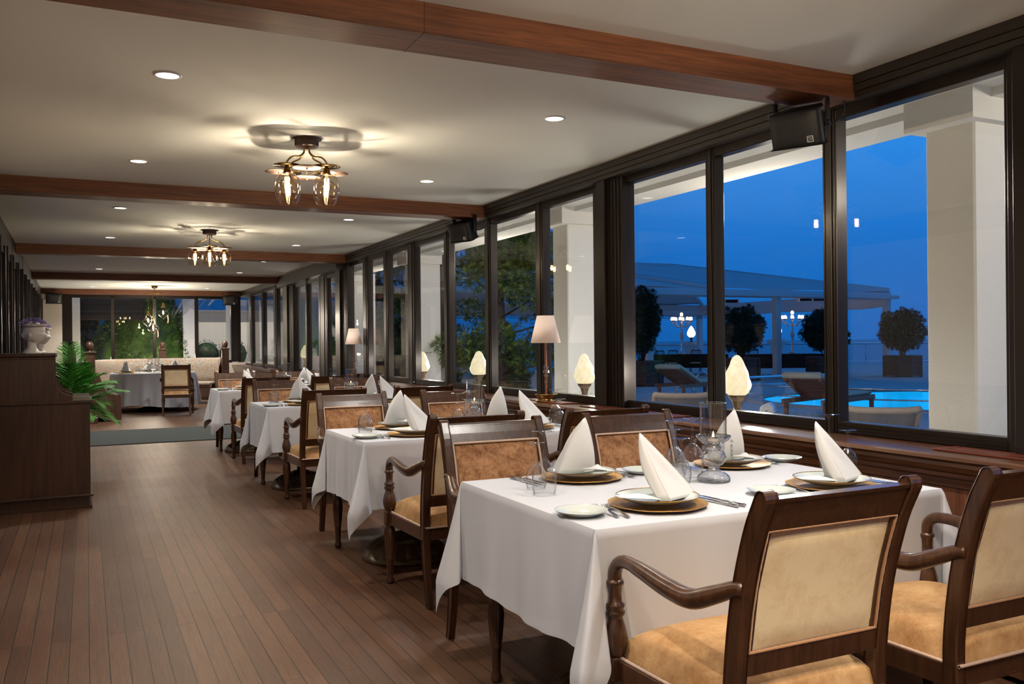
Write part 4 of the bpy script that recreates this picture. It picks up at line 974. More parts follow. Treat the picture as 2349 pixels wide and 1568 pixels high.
def palm(loc):
    rnd = random.Random(3); r = root('potted_palm', loc, 0, 'green feathery palm with arching fronds behind the dark sideboards', 'plant')
    p_ = MB().lathe([(0, 0), (.085, 0), (.105, .30), (.11, .31), (.10, .31), (.095, .27), (0, .27)], 28).obj('pot', plain('clay_pot', rgb(70, 46, 34), .7), r)
    MB().lathe([(.0, .275), (.095, .272)], 24).obj('soil', m_soil, p_)
    # (azimuth, length, rise angle, droop)
    FR = [(100, .66, 87, .01), (60, .55, 80, .06), (-75, .50, 72, .10), (-30, .55, 62, .2), (-80, .52, 66, .2), (130, .5, 64, .16), (250, .5, 68, .16), (-10, .62, 48, .24), (40, .56, 44, .24), (-60, .5, 46, .26), (-25, .42, 38, .3), (10, .62, 30, .16), (160, .42, 50, .2), (100, .45, 45, .2), (-5, .45, 12, .34), (-50, .40, 30, .34)]
    for k, (a, L, el, droop) in enumerate(FR):
        L *= .74 if (k > 2 and abs(a) < 60) else 1; a = R(a); el = R(el); z0 = (.66, .62, .66)[k] if k < 3 else .80 - .008 * k; droop *= 1 if k < 3 else .6
        mb = MB(); pts = [Vector((.012 * math.cos(a), .012 * math.sin(a), .27))]
        for i in range(1, 15):
            u = i / 14; q = .012 + L * u * math.cos(el) + .05 * u * u; z = z0 + L * u * math.sin(el) * 1.0 - droop * u ** 2.2
            pts.append(Vector((q * math.cos(a), q * math.sin(a), z)))
        mb.tube(pts, [.006 - .0003 * i for i in range(15)], 5)
        side = Vector((-math.sin(a), math.cos(a), 0))
        for i in range(2, 15):
            for h_ in (0, .33, .66):
                if i == 14 and h_: continue
                base = pts[i].lerp(pts[min(14, i + 1)], h_); t_ = (pts[min(14, i + 1)] - pts[i - 1]).normalized()
                w = .235 * math.sin(PI * (.22 + .66 * (i + h_ - 2) / 12)) ** .8
                for sg in (-1, 1):
                    dr = (side * sg + t_ * .80 + Vector((0, 0, .12 + rnd.uniform(-.12, .12)))).normalized(); wd = t_ * .0065
                    m_ = base + dr * w * .5 + Vector((0, 0, -.004)); e_ = base + dr * w + Vector((0, 0, -.03))
                    mb.add([base, m_ + wd, e_, m_ - wd, m_ + Vector((0, 0, .003))], [(0, 1, 4), (1, 2, 4), (2, 3, 4), (3, 0, 4)])
        mb.obj('frond', m_palm, r)
palm((-.125, 9.62, 0))

# ================================================================== lamps on the sill
def mk_tlamp():
    r = root('table_lamp', (0, 0, 0)); r['category'] = 'lamp'
    MB().lathe([(0, 0), (.075, 0), (.082, .006), (.075, .012), (.066, .018), (.068, .03), (.082, .045), (.090, .055), (.092, .060), (.084, .062), (.05, .056), (.02, .058), (0, .058)], 36).obj('base', m_brass, r)
    mb = MB(); 
    for k in range(3):
        pts = []
        for i in range(60): a = i * .42 + k * 2.094; pts.append((.005 * math.cos(a), .005 * math.sin(a), .055 + i * .0075))
        mb.tube(pts, .0048, 6)
    st = mb.obj('stem', m_copper, r)
    for dx, z, q in ((0, .268, .020), (.002, .235, .026), (-.001, .203, .018)): MB().ell((dx, 0, z), (q, q, q * .8), 20, 12).obj('glass_ball', m_crystal, st)
    MB().tube([(0, 0, .49), (0, 0, .60)], .004, 6).ell((0, 0, .55), (.022, .022, .03), 12, 8).obj('bulb', plain('milky_bulb', (.7, .65, .6), .4), r)
    MB().lathe([(.0, .667), (.066, .668), (.067, .672), (.118, .460), (.1165, .459), (.0655, .667)], 48).obj('lamp_shade', m_lshade, r)
    return r
KL = Kind(mk_tlamp)
KL.put((3.235, 6.06, .831), 0, 'larger-looking sill lamp with twisted copper stem beside the fourth window pane', 'brass-based lamps on the sill')
KL.put((3.26, 11.62, .831), 0, 'smaller-looking sill lamp standing far along the sill beyond the third table', 'brass-based lamps on the sill')
MB().box(3.13, 3.38, 11.45, 11.8, .8305, .8325).obj('trim_10', m_redmat)['kind'] = 'structure'

# glowing alabaster lamps outside, on stone feet on the outer ledge
def mk_alab(seed, H, Wd, lobes):
    def f_():
        r = root('alabaster_lamp', (0, 0, 0)); r['category'] = 'lamp'
        rnd = random.Random(seed)
        pr = [(0, 0), (.62, 0), (.82, .05), (.97, .16), (1, .26), (.93, .36), (.88, .42), (.86, .50), (.76, .60), (.63, .70), (.54, .76), (.46, .84), (.34, .93), (.16, .985), (0, 1)]
        MB().lathe([(a * Wd, b_ * H + .155) for a, b_ in pr], 40, mod=lambda a, k: 1 + 1.5 * lobes * (math.sin(5 * a + k * 1.1 + seed) + .5 * math.sin(9 * a - k * .9)) * .5).obj('glowing_shade', m_alab, r)
        MB().lathe([(0, -.02), (.045, -.02), (.045, .03), (.030, .05), (.024, .075), (.035, .115), (.056, .14), (.060, .155), (0, .155)], 8, flat=True).obj('stone_foot', m_iron, r)
        return r
    return f_
struct(MB().box(3.46, 3.95, -1, 22, .70, .745).obj('trim_5', m_deck))
for (y, z0, sd, H, Wd, lb, l) in ((1.3, .80, 6, .25, .08, .05, "unseen alabaster lamp added behind the dark post to light the pillar"), (4.32, .80, 1, .250, .083, .05, 'glowing alabaster lamp on a stone foot outside the window beyond the first table'),  # first entry is out of view, added to light the near pillar face
                              (6.19, .80, 2, .245, .083, .08, 'glowing alabaster lamp on a stone foot in front of the white pillar'),
                              (8.33, .81, 3, .245, .094, .02, 'plain pear-shaped glowing alabaster lamp outside, between two window bars'),
                              (10.02, .80, 4, .24, .082, .08, 'glowing alabaster lamp beside the dark bar of the third pane group'),
                              (16.3, .89, 5, .24, .10, .02, 'glowing alabaster lamp seen through the glass door')):
    o = mk_alab(sd, H, Wd, lb)(); o.location = (3.66, y, z0); tag(o, l, group='glowing alabaster lamps')
    if z0 > .76:
        q = bpy.data.lights.new('lamp_glow', 'POINT'); q.energy = 22 if y < 2 else 25; q.color = (1, .93, .80); q.shadow_soft_size = .08
        lo = bpy.data.objects.new('lamp_glow', q); col.objects.link(lo); lo.parent = o; lo.location = (.13, 0, .25)

# ================================================================== outside: terrace, pool, pergola, sea
mb = MB().prism([(3.62, -6), (46, -6), (52, 24.8), (42.3, 29.5), (25.2, 37.8), (10, 45.2), (-12, 45.2), (-12, 21.7), (3.62, 21.7)], 2, -.30, -.004); struct(mb.obj('terrace_floor', m_deck))
mb = MB().add([(-3000, 46, -5), (60, 20, -5), (60, -3000, -5), (6000, -3000, -5), (6000, 6000, -5), (-3000, 6000, -5)], [(0, 1, 2, 3, 4, 5)], True); struct(mb.obj('sea', m_sea))
# soffit and pillars beside the windows
struct(MB().box(3.44, 4.45, -4, 21.9, 2.56, 2.74).box(4.12, 4.45, -4, 21.9, 2.515, 2.57).obj('roof_overhang', m_stucco))
for k, (y, x1, l) in enumerate(((2.98, 4.75, 'a'), (7.17, 4.68, 'b'), (11.55, 4.5, 'c'), (15.3, 4.7, 'd'), (19.8, 4.7, 'e'))):
    o = MB().box(4.07, x1, y, y + .29, 0, 2.56, .01).box(3.98, 4.5, y - .06, y + .35, 2.40, 2.56).obj('pillar', m_stucco); struct(o)
struct(MB().box(4.5, 4.72, 11.52, 11.86, 0, 2.56).obj('wall_dark_return', m_frame))
# ---- sea railing
r = root('terrace_railing', (0, 0, 0), 0, 'thin metal railing along the terrace edge above the sea', 'railing')
A_, B_ = Vector((16, 42.3, 0)), Vector((46, 27.7, 0)); n_ = 15
mbp = MB(); mbp.tube([A_ + Vector((0, 0, 1.06)), B_ + Vector((0, 0, 1.06))], .045, 8).obj('top_rail', m_wet, r); MB().tube([A_ + Vector((0, 0, .12)), B_ + Vector((0, 0, .12))], .03, 8).obj('lower_rail', m_wet, r)
for k in range(n_ + 1): p = A_.lerp(B_, k / n_); MB().tube([p, p + Vector((0, 0, 1.05))], .03, 6).obj('post', m_wet, r)
# ---- pool
def ellp(cx, cy, a, b_, z, th=-.57, n_=64, t0=0, t1=2 * PI): return [(cx + a * math.cos(t) * math.cos(th) - b_ * math.sin(t) * math.sin(th), cy + a * math.cos(t) * math.sin(th) + b_ * math.sin(t) * math.cos(th), z) for t in [t0 + (t1 - t0) * i / n_ for i in range(n_)]]
PC = (16.5, 12.0)
o = MB().add(ellp(*PC, 4.3, 3.1, .012), [tuple(range(64))], True).obj('pool_water', m_pool); struct(o)
a_, b_ = ellp(*PC, 4.3, 3.1, .03), ellp(*PC, 4.7, 3.5, .03); c_ = ellp(*PC, 4.7, 3.5, -.02)
struct(MB().add(a_ + b_ + c_, [(i, (i + 1) % 64, 64 + (i + 1) % 64, 64 + i) for i in range(64)] + [(64 + i, 64 + (i + 1) % 64, 128 + (i + 1) % 64, 128 + i) for i in range(64)]).obj('pool_kerb', m_deck))
q = bpy.data.lights.new('pool_fill', 'POINT'); q.energy = 25; q.color = (.1, .7, 1); q.shadow_soft_size = .2  # bare point light added above the water, no lamp body
lo = bpy.data.objects.new('pool_fill', q); col.objects.link(lo); lo.location = (16.5, 12.2, .35)
r = root('pool_rail', (0, 0, 0), 0, 'low chrome rail curving round the lit swimming pool', 'railing')
pr = ellp(16.3, 11.8, 5.0, 3.8, .43, n_=40, t0=PI * .62, t1=PI * 1.7)
MB().tube(pr, .028, 8).obj('top_rail', m_wet, r); MB().tube([(x, y, .25) for x, y, z in pr], .016, 6).obj('middle_rail', m_wet, r)
for k in (2, 9, 16, 23, 30, 37): x, y, z = pr[k]; MB().tube([(x, y, 0), (x, y, .46)], .03, 8).lathe([(0, .0), (.06, 0), (.05, .03), (0, .03)], 12, (x, y, 0)).obj('post', m_wet, r)
r = root('pool_ladder', (13.3, 17.2, 0), R(-26), 'chrome pool ladder with two curved handles beyond the cream-cushioned lounger', 'ladder')
for dx in (-.22, .22): MB().tube(smooth_path([(dx - .25, 0, 0), (dx - .22, 0, .35), (dx - .08, 0, .52), (dx + .1, 0, .40), (dx + .16, 0, 0)], 6), .028, 8).obj('handle', m_wet, r)

# ---- leafy shrubs
def tufts(mb, rnd, c, rad, n_, size, shape='ball', up=.3, flat=.35):
    """many small needle fans over an uneven crown; size is the sprig length"""
    for k in range(n_):
        while True:
            p = Vector((rnd.uniform(-1, 1), rnd.uniform(-1, 1), rnd.uniform(-1, 1)))
            if p.length <= 1: break
        p = p.normalized() * (p.length ** .35)
        if shape == 'cone': h_ = rnd.random() ** 1.25; a = rnd.uniform(0, 2 * PI); q = (1 - h_) ** .75 * (.72 + .28 * rnd.random()); p = Vector((q * math.cos(a), q * math.sin(a), 2 * h_ - 1))
        lump = 1 + .10 * math.sin(p.x * 7 + c[0]) * math.sin(p.y * 6 + 1) + .08 * math.sin(p.z * 9 + p.x * 4)
        w = Vector((c[0] + p.x * rad[0] * lump, c[1] + p.y * rad[1] * lump, c[2] + p.z * rad[2] * lump))
        d = (p.normalized() + Vector((rnd.gauss(0, .5), rnd.gauss(0, .5), rnd.gauss(0, .4) + up))).normalized(); sd = d.orthogonal().normalized(); sd = Matrix.Rotation(rnd.uniform(0, 6.28), 3, d) @ sd
        L = size * rnd.uniform(.6, 1.3); 
        for an in (-.7, -.35, 0, .35, .7):
            e_ = (d * math.cos(an) + sd * math.sin(an)) * L; t_ = d.cross(sd) * L * .05 + sd * L * flat * .12
            mb.add([w, w + e_ * .55 + t_, w + e_, w + e_ * .55 - t_], [(0, 1, 2, 3)])
def mk_planter(seed, wide, hi, dense, base_only=False):
    rnd = random.Random(seed); r = root('planter_shrub', (0, 0, 0)); r['category'] = 'shrub'
    mb = MB()
    oc = [(.58 * math.cos(R(45 * k + 22.5)) * 1.05, .58 * math.sin(R(45 * k + 22.5)) * 1.05) for k in range(8)]
    for j in range(5): s_ = 1 - .0 * j; mb.prism([(x * (1 + .004 * (j % 2)), y * (1 + .004 * (j % 2))) for x, y in oc], 2, .04 + j * .13, .165 + j * .13)
    mb.prism([(x * 1.05, y * 1.05) for x, y in oc], 2, .68, .72)
    for x, y in oc: mb.box(x - .03, x + .03, y - .03, y + .03, 0, .69)
    mb.obj('box', m_planter, r)
    tb = MB()
    for k in range(9):
        a = rnd.uniform(0, 6.28); tb.tube([(.06 * math.cos(a), .06 * math.sin(a), .66), (.14 * math.cos(a), .14 * math.sin(a), 1.0), (.4 * math.cos(a) * wide, .4 * math.sin(a) * wide, 1.6)], [.022, .016, .008], 5)
    tb.obj('stems', m_bark, r)
    fo = MB(); fo.ell((0, 0, .87 + hi / 2), (wide * .34, wide * .34, hi * .38), 18, 12, lambda a, z: 1 + .08 * math.sin(5 * a + 7 * z)); tufts(fo, rnd, (0, 0, .85 + hi / 2), (wide / 2 * .86, wide / 2 * .86, hi / 2 * .95), dense, .11)
    for k in range(16):
        a = rnd.uniform(0, 6.28); zc = rnd.uniform(-.7, .95); q = math.sqrt(1 - zc * zc) * wide / 2 * .82; tufts(fo, rnd, (q * math.cos(a), q * math.sin(a), .85 + hi / 2 + zc * hi * .45), (.17, .17, .2), 110, .11)
    fo.obj('foliage', m_leafd, r); return r
for (x, y, sd, w, h_, l) in ((24.94, 21.02, 1, 1.65, 1.35, 'round shrub in an octagonal wooden planter just left of the big white pillar'),
                             (21.77, 21.37, 2, 1.5, 1.35, 'bushy shrub in a wooden planter beside the window bar, third along the terrace'),
                             (18.85, 22.07, 3, 1.5, 1.45, 'largest round dark shrub in a wooden planter behind the glowing alabaster lamp'),
                             (14.47, 21.23, 4, 1.05, 2.0, 'tall loose shrub in a wooden planter next to the dark window post')):
    o = mk_planter(sd, w, h_, 2600); o.location = (x, y, 0); tag(o, l, group='planter shrubs on the terrace')

# ---- pergola
r = root('pergola', (0, 0, 0), 0, 'large white terrace pergola with retractable canvas roof and rolled plastic blinds', 'pergola')
EX0, EX1, EY0, EY1 = 5.0, 26.3, 22.7, 33.5
for k in range(5):
    x = EX1 - .15 - k * 5.2
    for y in (EY0, EY1): MB().box(x - .11, x + .11, y - .11, y + .11, 0, 2.75, .01).obj('post', m_whitepaint, r)
MB().box(EX0, EX1, EY0 - .1, EY0 + .14, 2.70, 2.95, .01).box(EX0, EX1 + .15, EY0 - .32, EY0 - .08, 2.72, 2.84, .01).obj('front_beam', m_whitepaint, r)
MB().box(EX0, EX1, EY1 - .1, EY1 + .14, 2.70, 2.95, .01).obj('rear_beam', m_whitepaint, r)
MB().box(EX1 - .12, EX1 + .1, EY0, EY1, 2.70, 2.95, .01).obj('side_beam', m_whitepaint, r)
RX, RY, RZ = 20.6, 28.0, 4.15
MB().box(EX0, RX, RY - .15, RY + .15, RZ - .12, RZ + .12).obj('ridge_beam', m_whitepaint, r)
for (x0, x1) in ((EX1, RX), (18.0, 14.5), (12.0, 9.5), (7.0, 5.5)): MB().tube([(x0, EY0, 3.0), (x1, RY, RZ)], .10, 4, (1, 1.3)).obj('rafter', m_whitepaint, r)
MB().tube([(EX1, EY1, 3.0), (RX, RY, RZ)], .10, 4, (1, 1.3)).obj('rafter', m_whitepaint, r)
def roofs(u, v): return (EX0 + (RX - EX0 + (EX1 - RX) * (1 - v)) * u, EY0 + (RY - EY0) * v, 2.98 + (RZ - 2.9) * v + .03 * math.sin(u * 40))
MB().grid(roofs, 60, 8).obj('canvas_roof', m_canvas, r, solid=.02)
MB().grid(lambda u, v: (EX0 + (RX - EX0 + (EX1 - RX) * (1 - v)) * u, EY1 - (EY1 - RY) * v, 2.98 + (RZ - 2.9) * v + .03 * math.sin(u * 40)), 60, 8).obj('canvas_roof', m_canvas, r, solid=.02)
MB().grid(lambda u, v: (EX0 + (EX1 - EX0) * u, EY1 - .18, 2.72 - (.26 + .07 * abs(math.sin(u * PI * 8))) * v), 128, 6).obj('valance', m_canvas, r, solid=.01)
MB().tube([(EX0 + (EX1 - EX0) * k / 96, EY1 - .25, 2.40 - .07 * abs(math.sin(k / 96 * PI * 8))) for k in range(97)], .07, 8).obj('rolled_blind', m_clearplastic, r)
MB().grid(lambda u, v: (EX1 - .16, EY0 + (EY1 - EY0) * u, 2.72 - (.26 + .07 * abs(math.sin(u * PI * 4))) * v), 64, 6).obj('valance', m_canvas, r, solid=.01)
def mk_heater():
    r = MB().box(-.55, .55, -.12, .12, -.06, .08, .02).obj('patio_heater', m_whitepaint); r['category'] = 'heater'
    for s_ in (-1, 1): MB().box(s_ * .26 - .22, s_ * .26 + .22, -.135, -.118, -.045, .055, .005).obj('grille', m_frame, r)
    MB().tube([(0, 0, .07), (0, 0, .35)], .02, 6).obj('bracket', m_whitepaint, r)
    return r
KH = Kind(mk_heater)
for (x, y, z, l) in ((16.9, 25.2, 2.62, 'white patio heater hanging above the tall loose shrub'), (21.6, 26.2, 2.74, 'white patio heater hanging above the round dark shrub'), (25.0, 25.2, 2.80, 'white patio heater hanging near the pergola corner')): KH.put((x, y, z), R(-26), l, 'patio heaters under the pergola')
# ---- terrace tables, candelabra, pedestal lamps, chairs
def mk_ttable():
    r = root('terrace_table', (0, 0, 0)); r['category'] = 'table'
    MB().box(-1.35, 1.35, -.6, .6, .70, .76, .005).obj('table_top', m_darkwood, r)
    n_ = 90
    mb = MB(); vs = []
    for j in range(7):
        for i in range(n_):
            t_ = i / n_ * 4; k = int(t_); u = t_ - k; c = [(-1.37, -.62), (1.37, -.62), (1.37, .62), (-1.37, .62)]; x = c[k][0] * (1 - u) + c[(k + 1) % 4][0] * u; y = c[k][1] * (1 - u) + c[(k + 1) % 4][1] * u
            f_ = 1 + .03 * j / 6 * (1 + math.sin(i * 1.9)); vs.append((x * f_, y * f_, .765 - .5 * j / 6))
    vs.append((0, 0, .767)); mb.add(vs, [(j * n_ + i, j * n_ + (i + 1) % n_, (j + 1) * n_ + (i + 1) % n_, (j + 1) * n_ + i) for j in range(6) for i in range(n_)] + [(6 * n_ + n_, i, (i + 1) % n_) for i in range(n_)])
    mb.obj('dark_cloth', m_blackcloth, r)
    for sx in (-1, 1):
        for sy in (-1, 1): MB().box(sx * 1.2 - .03, sx * 1.2 + .03, sy * .5 - .03, sy * .5 + .03, 0, .70).obj('leg', m_blackchair, r)
    return r
KT = Kind(mk_ttable)
KT.put((20.7, 27.2, 0), R(-26), 'long terrace table under dark brown cloth carrying the taller crystal candelabrum', 'dark-clothed terrace tables')
KT.put((22.9, 24.6, 0), R(-26), 'long terrace table under dark brown cloth between two planters', 'dark-clothed terrace tables')
def mk_bchair():
    r = root('terrace_chair', (0, 0, 0)); r['category'] = 'chair'
    for sx in (-1, 1):
        MB().tube([(sx * .18, 0, 0), (sx * .18, .02, .44), (sx * .17, -.05, .92)], [.014, .017, .014], 6).obj('leg', m_blackchair, r); MB().tube([(sx * .18, .38, 0), (sx * .18, .38, .43)], [.012, .018], 6).obj('leg', m_blackchair, r)
    MB().tube(smooth_path([(-.17, -.05, .90), (-.09, -.055, .94), (0, -.055, .915), (.09, -.055, .94), (.17, -.05, .90)], 4), .018, 6).tube([(-.17, -.03, .60), (.17, -.03, .60)], .012, 6).obj('back_frame', m_blackchair, r)
    for k in range(5): x = -.12 + k * .06; MB().tube([(x, -.03, .60), (x, -.055, .92)], .008, 5).obj('spindle', m_blackchair, r)
    MB().box(-.2, .2, -.01, .40, .42, .445, .005).obj('seat', m_blackchair, r); MB().box(-.19, .19, .0, .39, .445, .485, .015).obj('cushion', m_cushion, r)
    return r
KB = Kind(mk_bchair)
for (x, y, a, l) in ((19.3, 26.3, -20, 'black spindle-back terrace chair with pale cushion closest to the tall shrub'), (20.2, 26.1, -30, 'black spindle-back terrace chair in the middle of the dark table'), (21.3, 25.9, 60, 'black spindle-back terrace chair at the end of the dark table beside the window bar'),
                     (19.9, 28.4, 150, 'black spindle-back terrace chair on the sea side of the dark table'), (18.2, 25.6, -10, 'black spindle-back terrace chair standing right behind the tall shrub'), (21.4, 24.4, -40, 'black spindle-back terrace chair between round shrub and dark table'), (24.3, 23.2, 30, 'black spindle-back terrace chair behind the third planter')):
    KB.put((x, y, 0), R(a), l, 'black terrace chairs')
def mk_cand():
    r = root('candelabrum', (0, 0, 0)); r['category'] = 'candelabrum'
    MB().lathe([(0, 0), (.14, 0), (.15, .02), (.05, .07), (.03, .12), (.05, .2), (.025, .27), (.055, .36), (.02, .45), (.06, .62), (.09, .74), (.02, .86), (.045, .95), (.02, 1.05), (.03, 1.25), (0, 1.3)], 16).obj('stem', m_cutopaque, r)
    for k in range(9):
        a = 2 * PI * k / 8; q = .36 if k < 8 else 0; z = 1.28 if k < 8 else 1.45; c = Vector((math.cos(a) * q, math.sin(a) * q, z))
        if q: MB().tube(smooth_path([(0, 0, 1.10), c * .5 + Vector((0, 0, .40)), c + Vector((0, 0, -.05))], 5), .014, 5).obj('arm', m_cutopaque, r)
        g_ = MB().lathe([(.0, -.03), (.045, -.02), (.075, .01), (.07, .015)], 12, c).lathe([(.035, 0), (.05, .06), (.03, .15)], 12, c).obj('candle_cup', m_cutopaque, r)
        MB().ell((c.x, c.y, c.z + .07), (.058, .058, .085), 8, 6).obj('flame', m_warm, g_)
        if q: MB().tube([(c.x, c.y, c.z - .02), (c.x, c.y, c.z - .16)], .010, 4).obj('drop', m_cutopaque, g_)
    q = bpy.data.lights.new('candle_glow', 'POINT'); q.energy = 12; q.color = (1, .7, .45); q.shadow_soft_size = .3
    return r
m_cutopaque = plain('bright_cut_glass', (.75, .78, .82), .1, .35)
m_warm = emis('candelabra_flame', (1, .62, .42, 1), 5)
KQ = Kind(mk_cand)
KQ.put((20.5, 27.35, .767), 0, 'tall crystal candelabrum with lit cups on the dark table near the window bar', 'crystal candelabra')
KQ.put((23.6, 24.75, .767), 0, 'tall crystal candelabrum with lit cups in front of the white pergola post', 'crystal candelabra')
def mk_plamp():
    r = root('pedestal_lamp', (0, 0, 0)); r['category'] = 'lamp'
    MB().lathe([(0, 0), (.42, 0), (.42, .1), (.32, .14), (.30, 1.0), (.36, 1.08), (.46, 1.14), (.46, 1.32), (0, 1.32)], 24, mod=lambda a, k: 1 + (.03 * math.cos(16 * a) if k in (3, 4) else 0)).obj('column', m_whitepaint, r)
    MB().lathe([(0, 1.32), (.10, 1.32), (.04, 1.38), (.07, 1.5), (.11, 1.54), (0, 1.54)], 16).obj('lamp_base', m_iron, r)
    MB().lathe([(0, 1.54), (.10, 1.54), (.20, 1.66), (.20, 1.78), (.12, 1.95), (.03, 2.08), (0, 2.1)], 20).obj('flame_globe', emis('globe_glow', (1, .93, .8, 1), 2.2), r)
    return r
KR = Kind(mk_plamp)
KR.put((26.2, 34.2, -.1), 0, 'flame-shaped white lamp on a fluted column right of the taller candelabrum', 'column lamps by the sea'); KR.put((29.2, 31.6, -.02), 0, 'flame-shaped white lamp on a fluted column right of the round shrub', 'column lamps by the sea')

# ---- loungers
def mk_wood_lounger():
    r = root('wooden_lounger', (0, 0, 0)); r['category'] = 'sun lounger'
    for s_ in (-1, 1):
        MB().box(s_ * .33 - .02, s_ * .33 + .02, -.1, 1.95, .26, .34, .004).obj('side_rail', m_teak, r)
        for y in (.0, 1.8): MB().box(s_ * .33 - .03, s_ * .33 + .03, y, y + .06, 0, .28).obj('leg', m_teak, r)
    mb = MB()
    for k in range(13): mb.box(-.31, .31, .70 + k * .096, .76 + k * .096, .315, .335)
    mb.obj('seat_slats', m_teak, r)
    M_ = Matrix.Translation((0, .68, .33)) @ Matrix.Rotation(R(-25), 4, 'X')
    mb = MB()
    for k in range(8): mb.box(-.33, .33, -.80 + k * .10, -.72 + k * .10, -.015, .015)
    for s_ in (-1, 1): mb.box(s_ * .29 - .025, s_ * .29 + .025, -.82, 0, -.05, -.012)
    mb.xf(M_); mb.obj('backrest', m_teak, r)
    mb = MB().box(-.32, .32, -.88, .0, .02, .10, .03).tube([(-.32, -.86, .03), (.32, -.86, .03)], .05, 10); mb.xf(M_); mb.obj('back_cushion', m_cushion, r); MB().box(-.32, .32, .70, 1.92, .34, .41, .03).obj('seat_cushion', m_cushion, r)
    return r
def mk_sling():
    r = root('sling_lounger', (0, 0, 0)); r['category'] = 'sun lounger'
    for s_ in (-1, 1):
        MB().tube([(s_ * .33, -.55, .64), (s_ * .33, -.4, .54), (s_ * .33, .0, .36), (s_ * .33, 1.3, .33)], [.026] * 4, 8).obj('side_frame', m_taupe, r)
        for y in (-.02, 1.2): MB().tube([(s_ * .33, y, 0), (s_ * .33, y, .34)], .026, 8).obj('leg', m_taupe, r)
    MB().tube(smooth_path([(-.34, -.55, .64), (-.17, -.57, .625), (.17, -.57, .625), (.34, -.55, .64)], 4), .034, 8).obj('top_rail', m_taupe, r)
    MB().grid(lambda u, v: ((2 * u - 1) * .31, (-.54 + .56 * v) if v <= 1 else 0, 0.615 - .265 * v - .02 * math.sin(PI * v)), 6, 8).obj('back_sling', m_mesh, r, solid=.006)
    MB().grid(lambda u, v: ((2 * u - 1) * .31, .02 + 1.26 * v, .345), 6, 8).obj('seat_sling', m_mesh, r, solid=.006)
    return r
KW, KX = Kind(mk_wood_lounger), Kind(mk_sling)
KW.put((11.6, 15.9, .0), R(-72), 'teak lounger with raised cream cushion behind the grey sling chair near the dark post', 'teak loungers by the pool')
KW.put((10.3, 10.55, .0), R(-70), 'teak lounger with raised back and cream cushion below the window bar', 'teak loungers by the pool')
KX.put((7.3, 6.45, -.02), R(-45), 'grey sling lounger with taupe frame beside the white pillar', 'grey sling loungers')
KX.put((6.83, 9.2, .0), R(-32), 'grey sling lounger with taupe frame close to the dark window post', 'grey sling loungers')
mb = MB(); pts = []
for k in range(90): a = k * .28; q = .012 + .00066 * k; pts.append((q * math.cos(a), q * math.sin(a)))
vs = []
for y in (-.2, .2):
    for x, z in pts: vs.append((x, y, z))
mb.add(vs, [(k, k + 1, 91 + k, 90 + k) for k in range(89)]); ang = root('rolled_towel', (6.75, 7.45, .535), R(-50), 'rolled white towel lying beyond the glass next to the glowing lamp', 'towel')
mb.obj('towel_roll', m_towel, ang, solid=.012)
o = MB().box(6.5, 7.1, 7.2, 7.8, .0, .46, .02).obj('side_table', m_teak); tag(o, 'low wooden table carrying the rolled white towel', 'table')
# ---- grass along the window
mb = MB(); rnd = random.Random(9)
for k in range(260):
    x, y = rnd.uniform(3.97, 4.05), rnd.uniform(3.4, 12); h_ = rnd.uniform(.04, .14); a = rnd.uniform(0, 6.28); ln = rnd.uniform(.0, .05); zb = .74
    mb.add([(x - .003, y, zb), (x + .003, y, zb), (x + ln * math.cos(a), y + ln * math.sin(a), zb + h_)], [(0, 1, 2)])
tag(mb.obj('grass', m_grass), 'sparse green grass blades just outside the bottom of the windows', 'grass', kind='stuff')
struct(MB().box(3.95, 4.4, -1, 21.6, -.0, .742).obj('terrace_bed', m_soil))

# ---- conifers outside the second group of panes
def conifer(name, loc, H, rad, seed, trunkh, label, mat, n_=2600, size=.16, z0=None, lean=0, sparse=False):
    rnd = random.Random(seed); r = root(name, loc, 0, label, 'tree')
    MB().tube([(0, 0, 0), (.03, .02, H * .4), (lean, 0, H * .95)], [rad * .09 + .03, rad * .07 + .02, .015], 8).obj('trunk', m_bark, r)
    fo = MB(); br_ = MB()
    if sparse:
        for k in range(46):
            z = H * (.22 + .75 * rnd.random()); a = rnd.uniform(0, 6.28); L = rad * (1.12 - .75 * (z / H)) * rnd.uniform(.7, 1.15); e_ = Vector((L * math.cos(a), L * math.sin(a), z + L * rnd.uniform(.1, .5)))
            br_.tube([(0, 0, z), e_ * .5 + Vector((0, 0, z * .5 - .02)), e_], [.02, .013, .005], 4)
            for j in range(3):
                c = Vector((0, 0, z)).lerp(e_, .55 + .22 * j) + Vector((rnd.gauss(0, .06), rnd.gauss(0, .06), rnd.gauss(0, .05)))
                tufts(fo, rnd, c, (.24, .24, .15), n_ // 138, size)
        br_.obj('branches', m_bark, r)
    else:
        zb = z0 or 0; hh = H - zb; fo.lathe([(0, zb), (rad * .80, zb + hh * .03), (rad * .80, zb + hh * .16), (rad * .66, zb + hh * .36), (rad * .50, zb + hh * .56), (rad * .30, zb + hh * .78), (rad * .10, zb + hh * .92), (0, zb + hh * .95)], 28, mod=lambda a, k: 1 + .07 * math.sin(5 * a + k) + .05 * math.sin(11 * a - k))
        tufts(fo, rnd, (0, 0, (z0 or 0) + (H - (z0 or 0)) / 2), (rad, rad, (H - (z0 or 0)) / 2), n_, size, 'cone', .6)
    fo.obj('foliage', mat, r); return r
conifer('conifer_tree', (5.65, 12.1, -.1), 3.75, 1.25, 1, 0, 'tall open conifer with bare lower trunk outside the second window group', m_leaf, 15000, .085, sparse=True)
conifer('conifer_tree', (5.9, 19.0, -.1), 3.9, 1.2, 2, 0, 'open conifer further along, seen above the smaller sill lamp', m_leaf, 9000, .11, sparse=True)
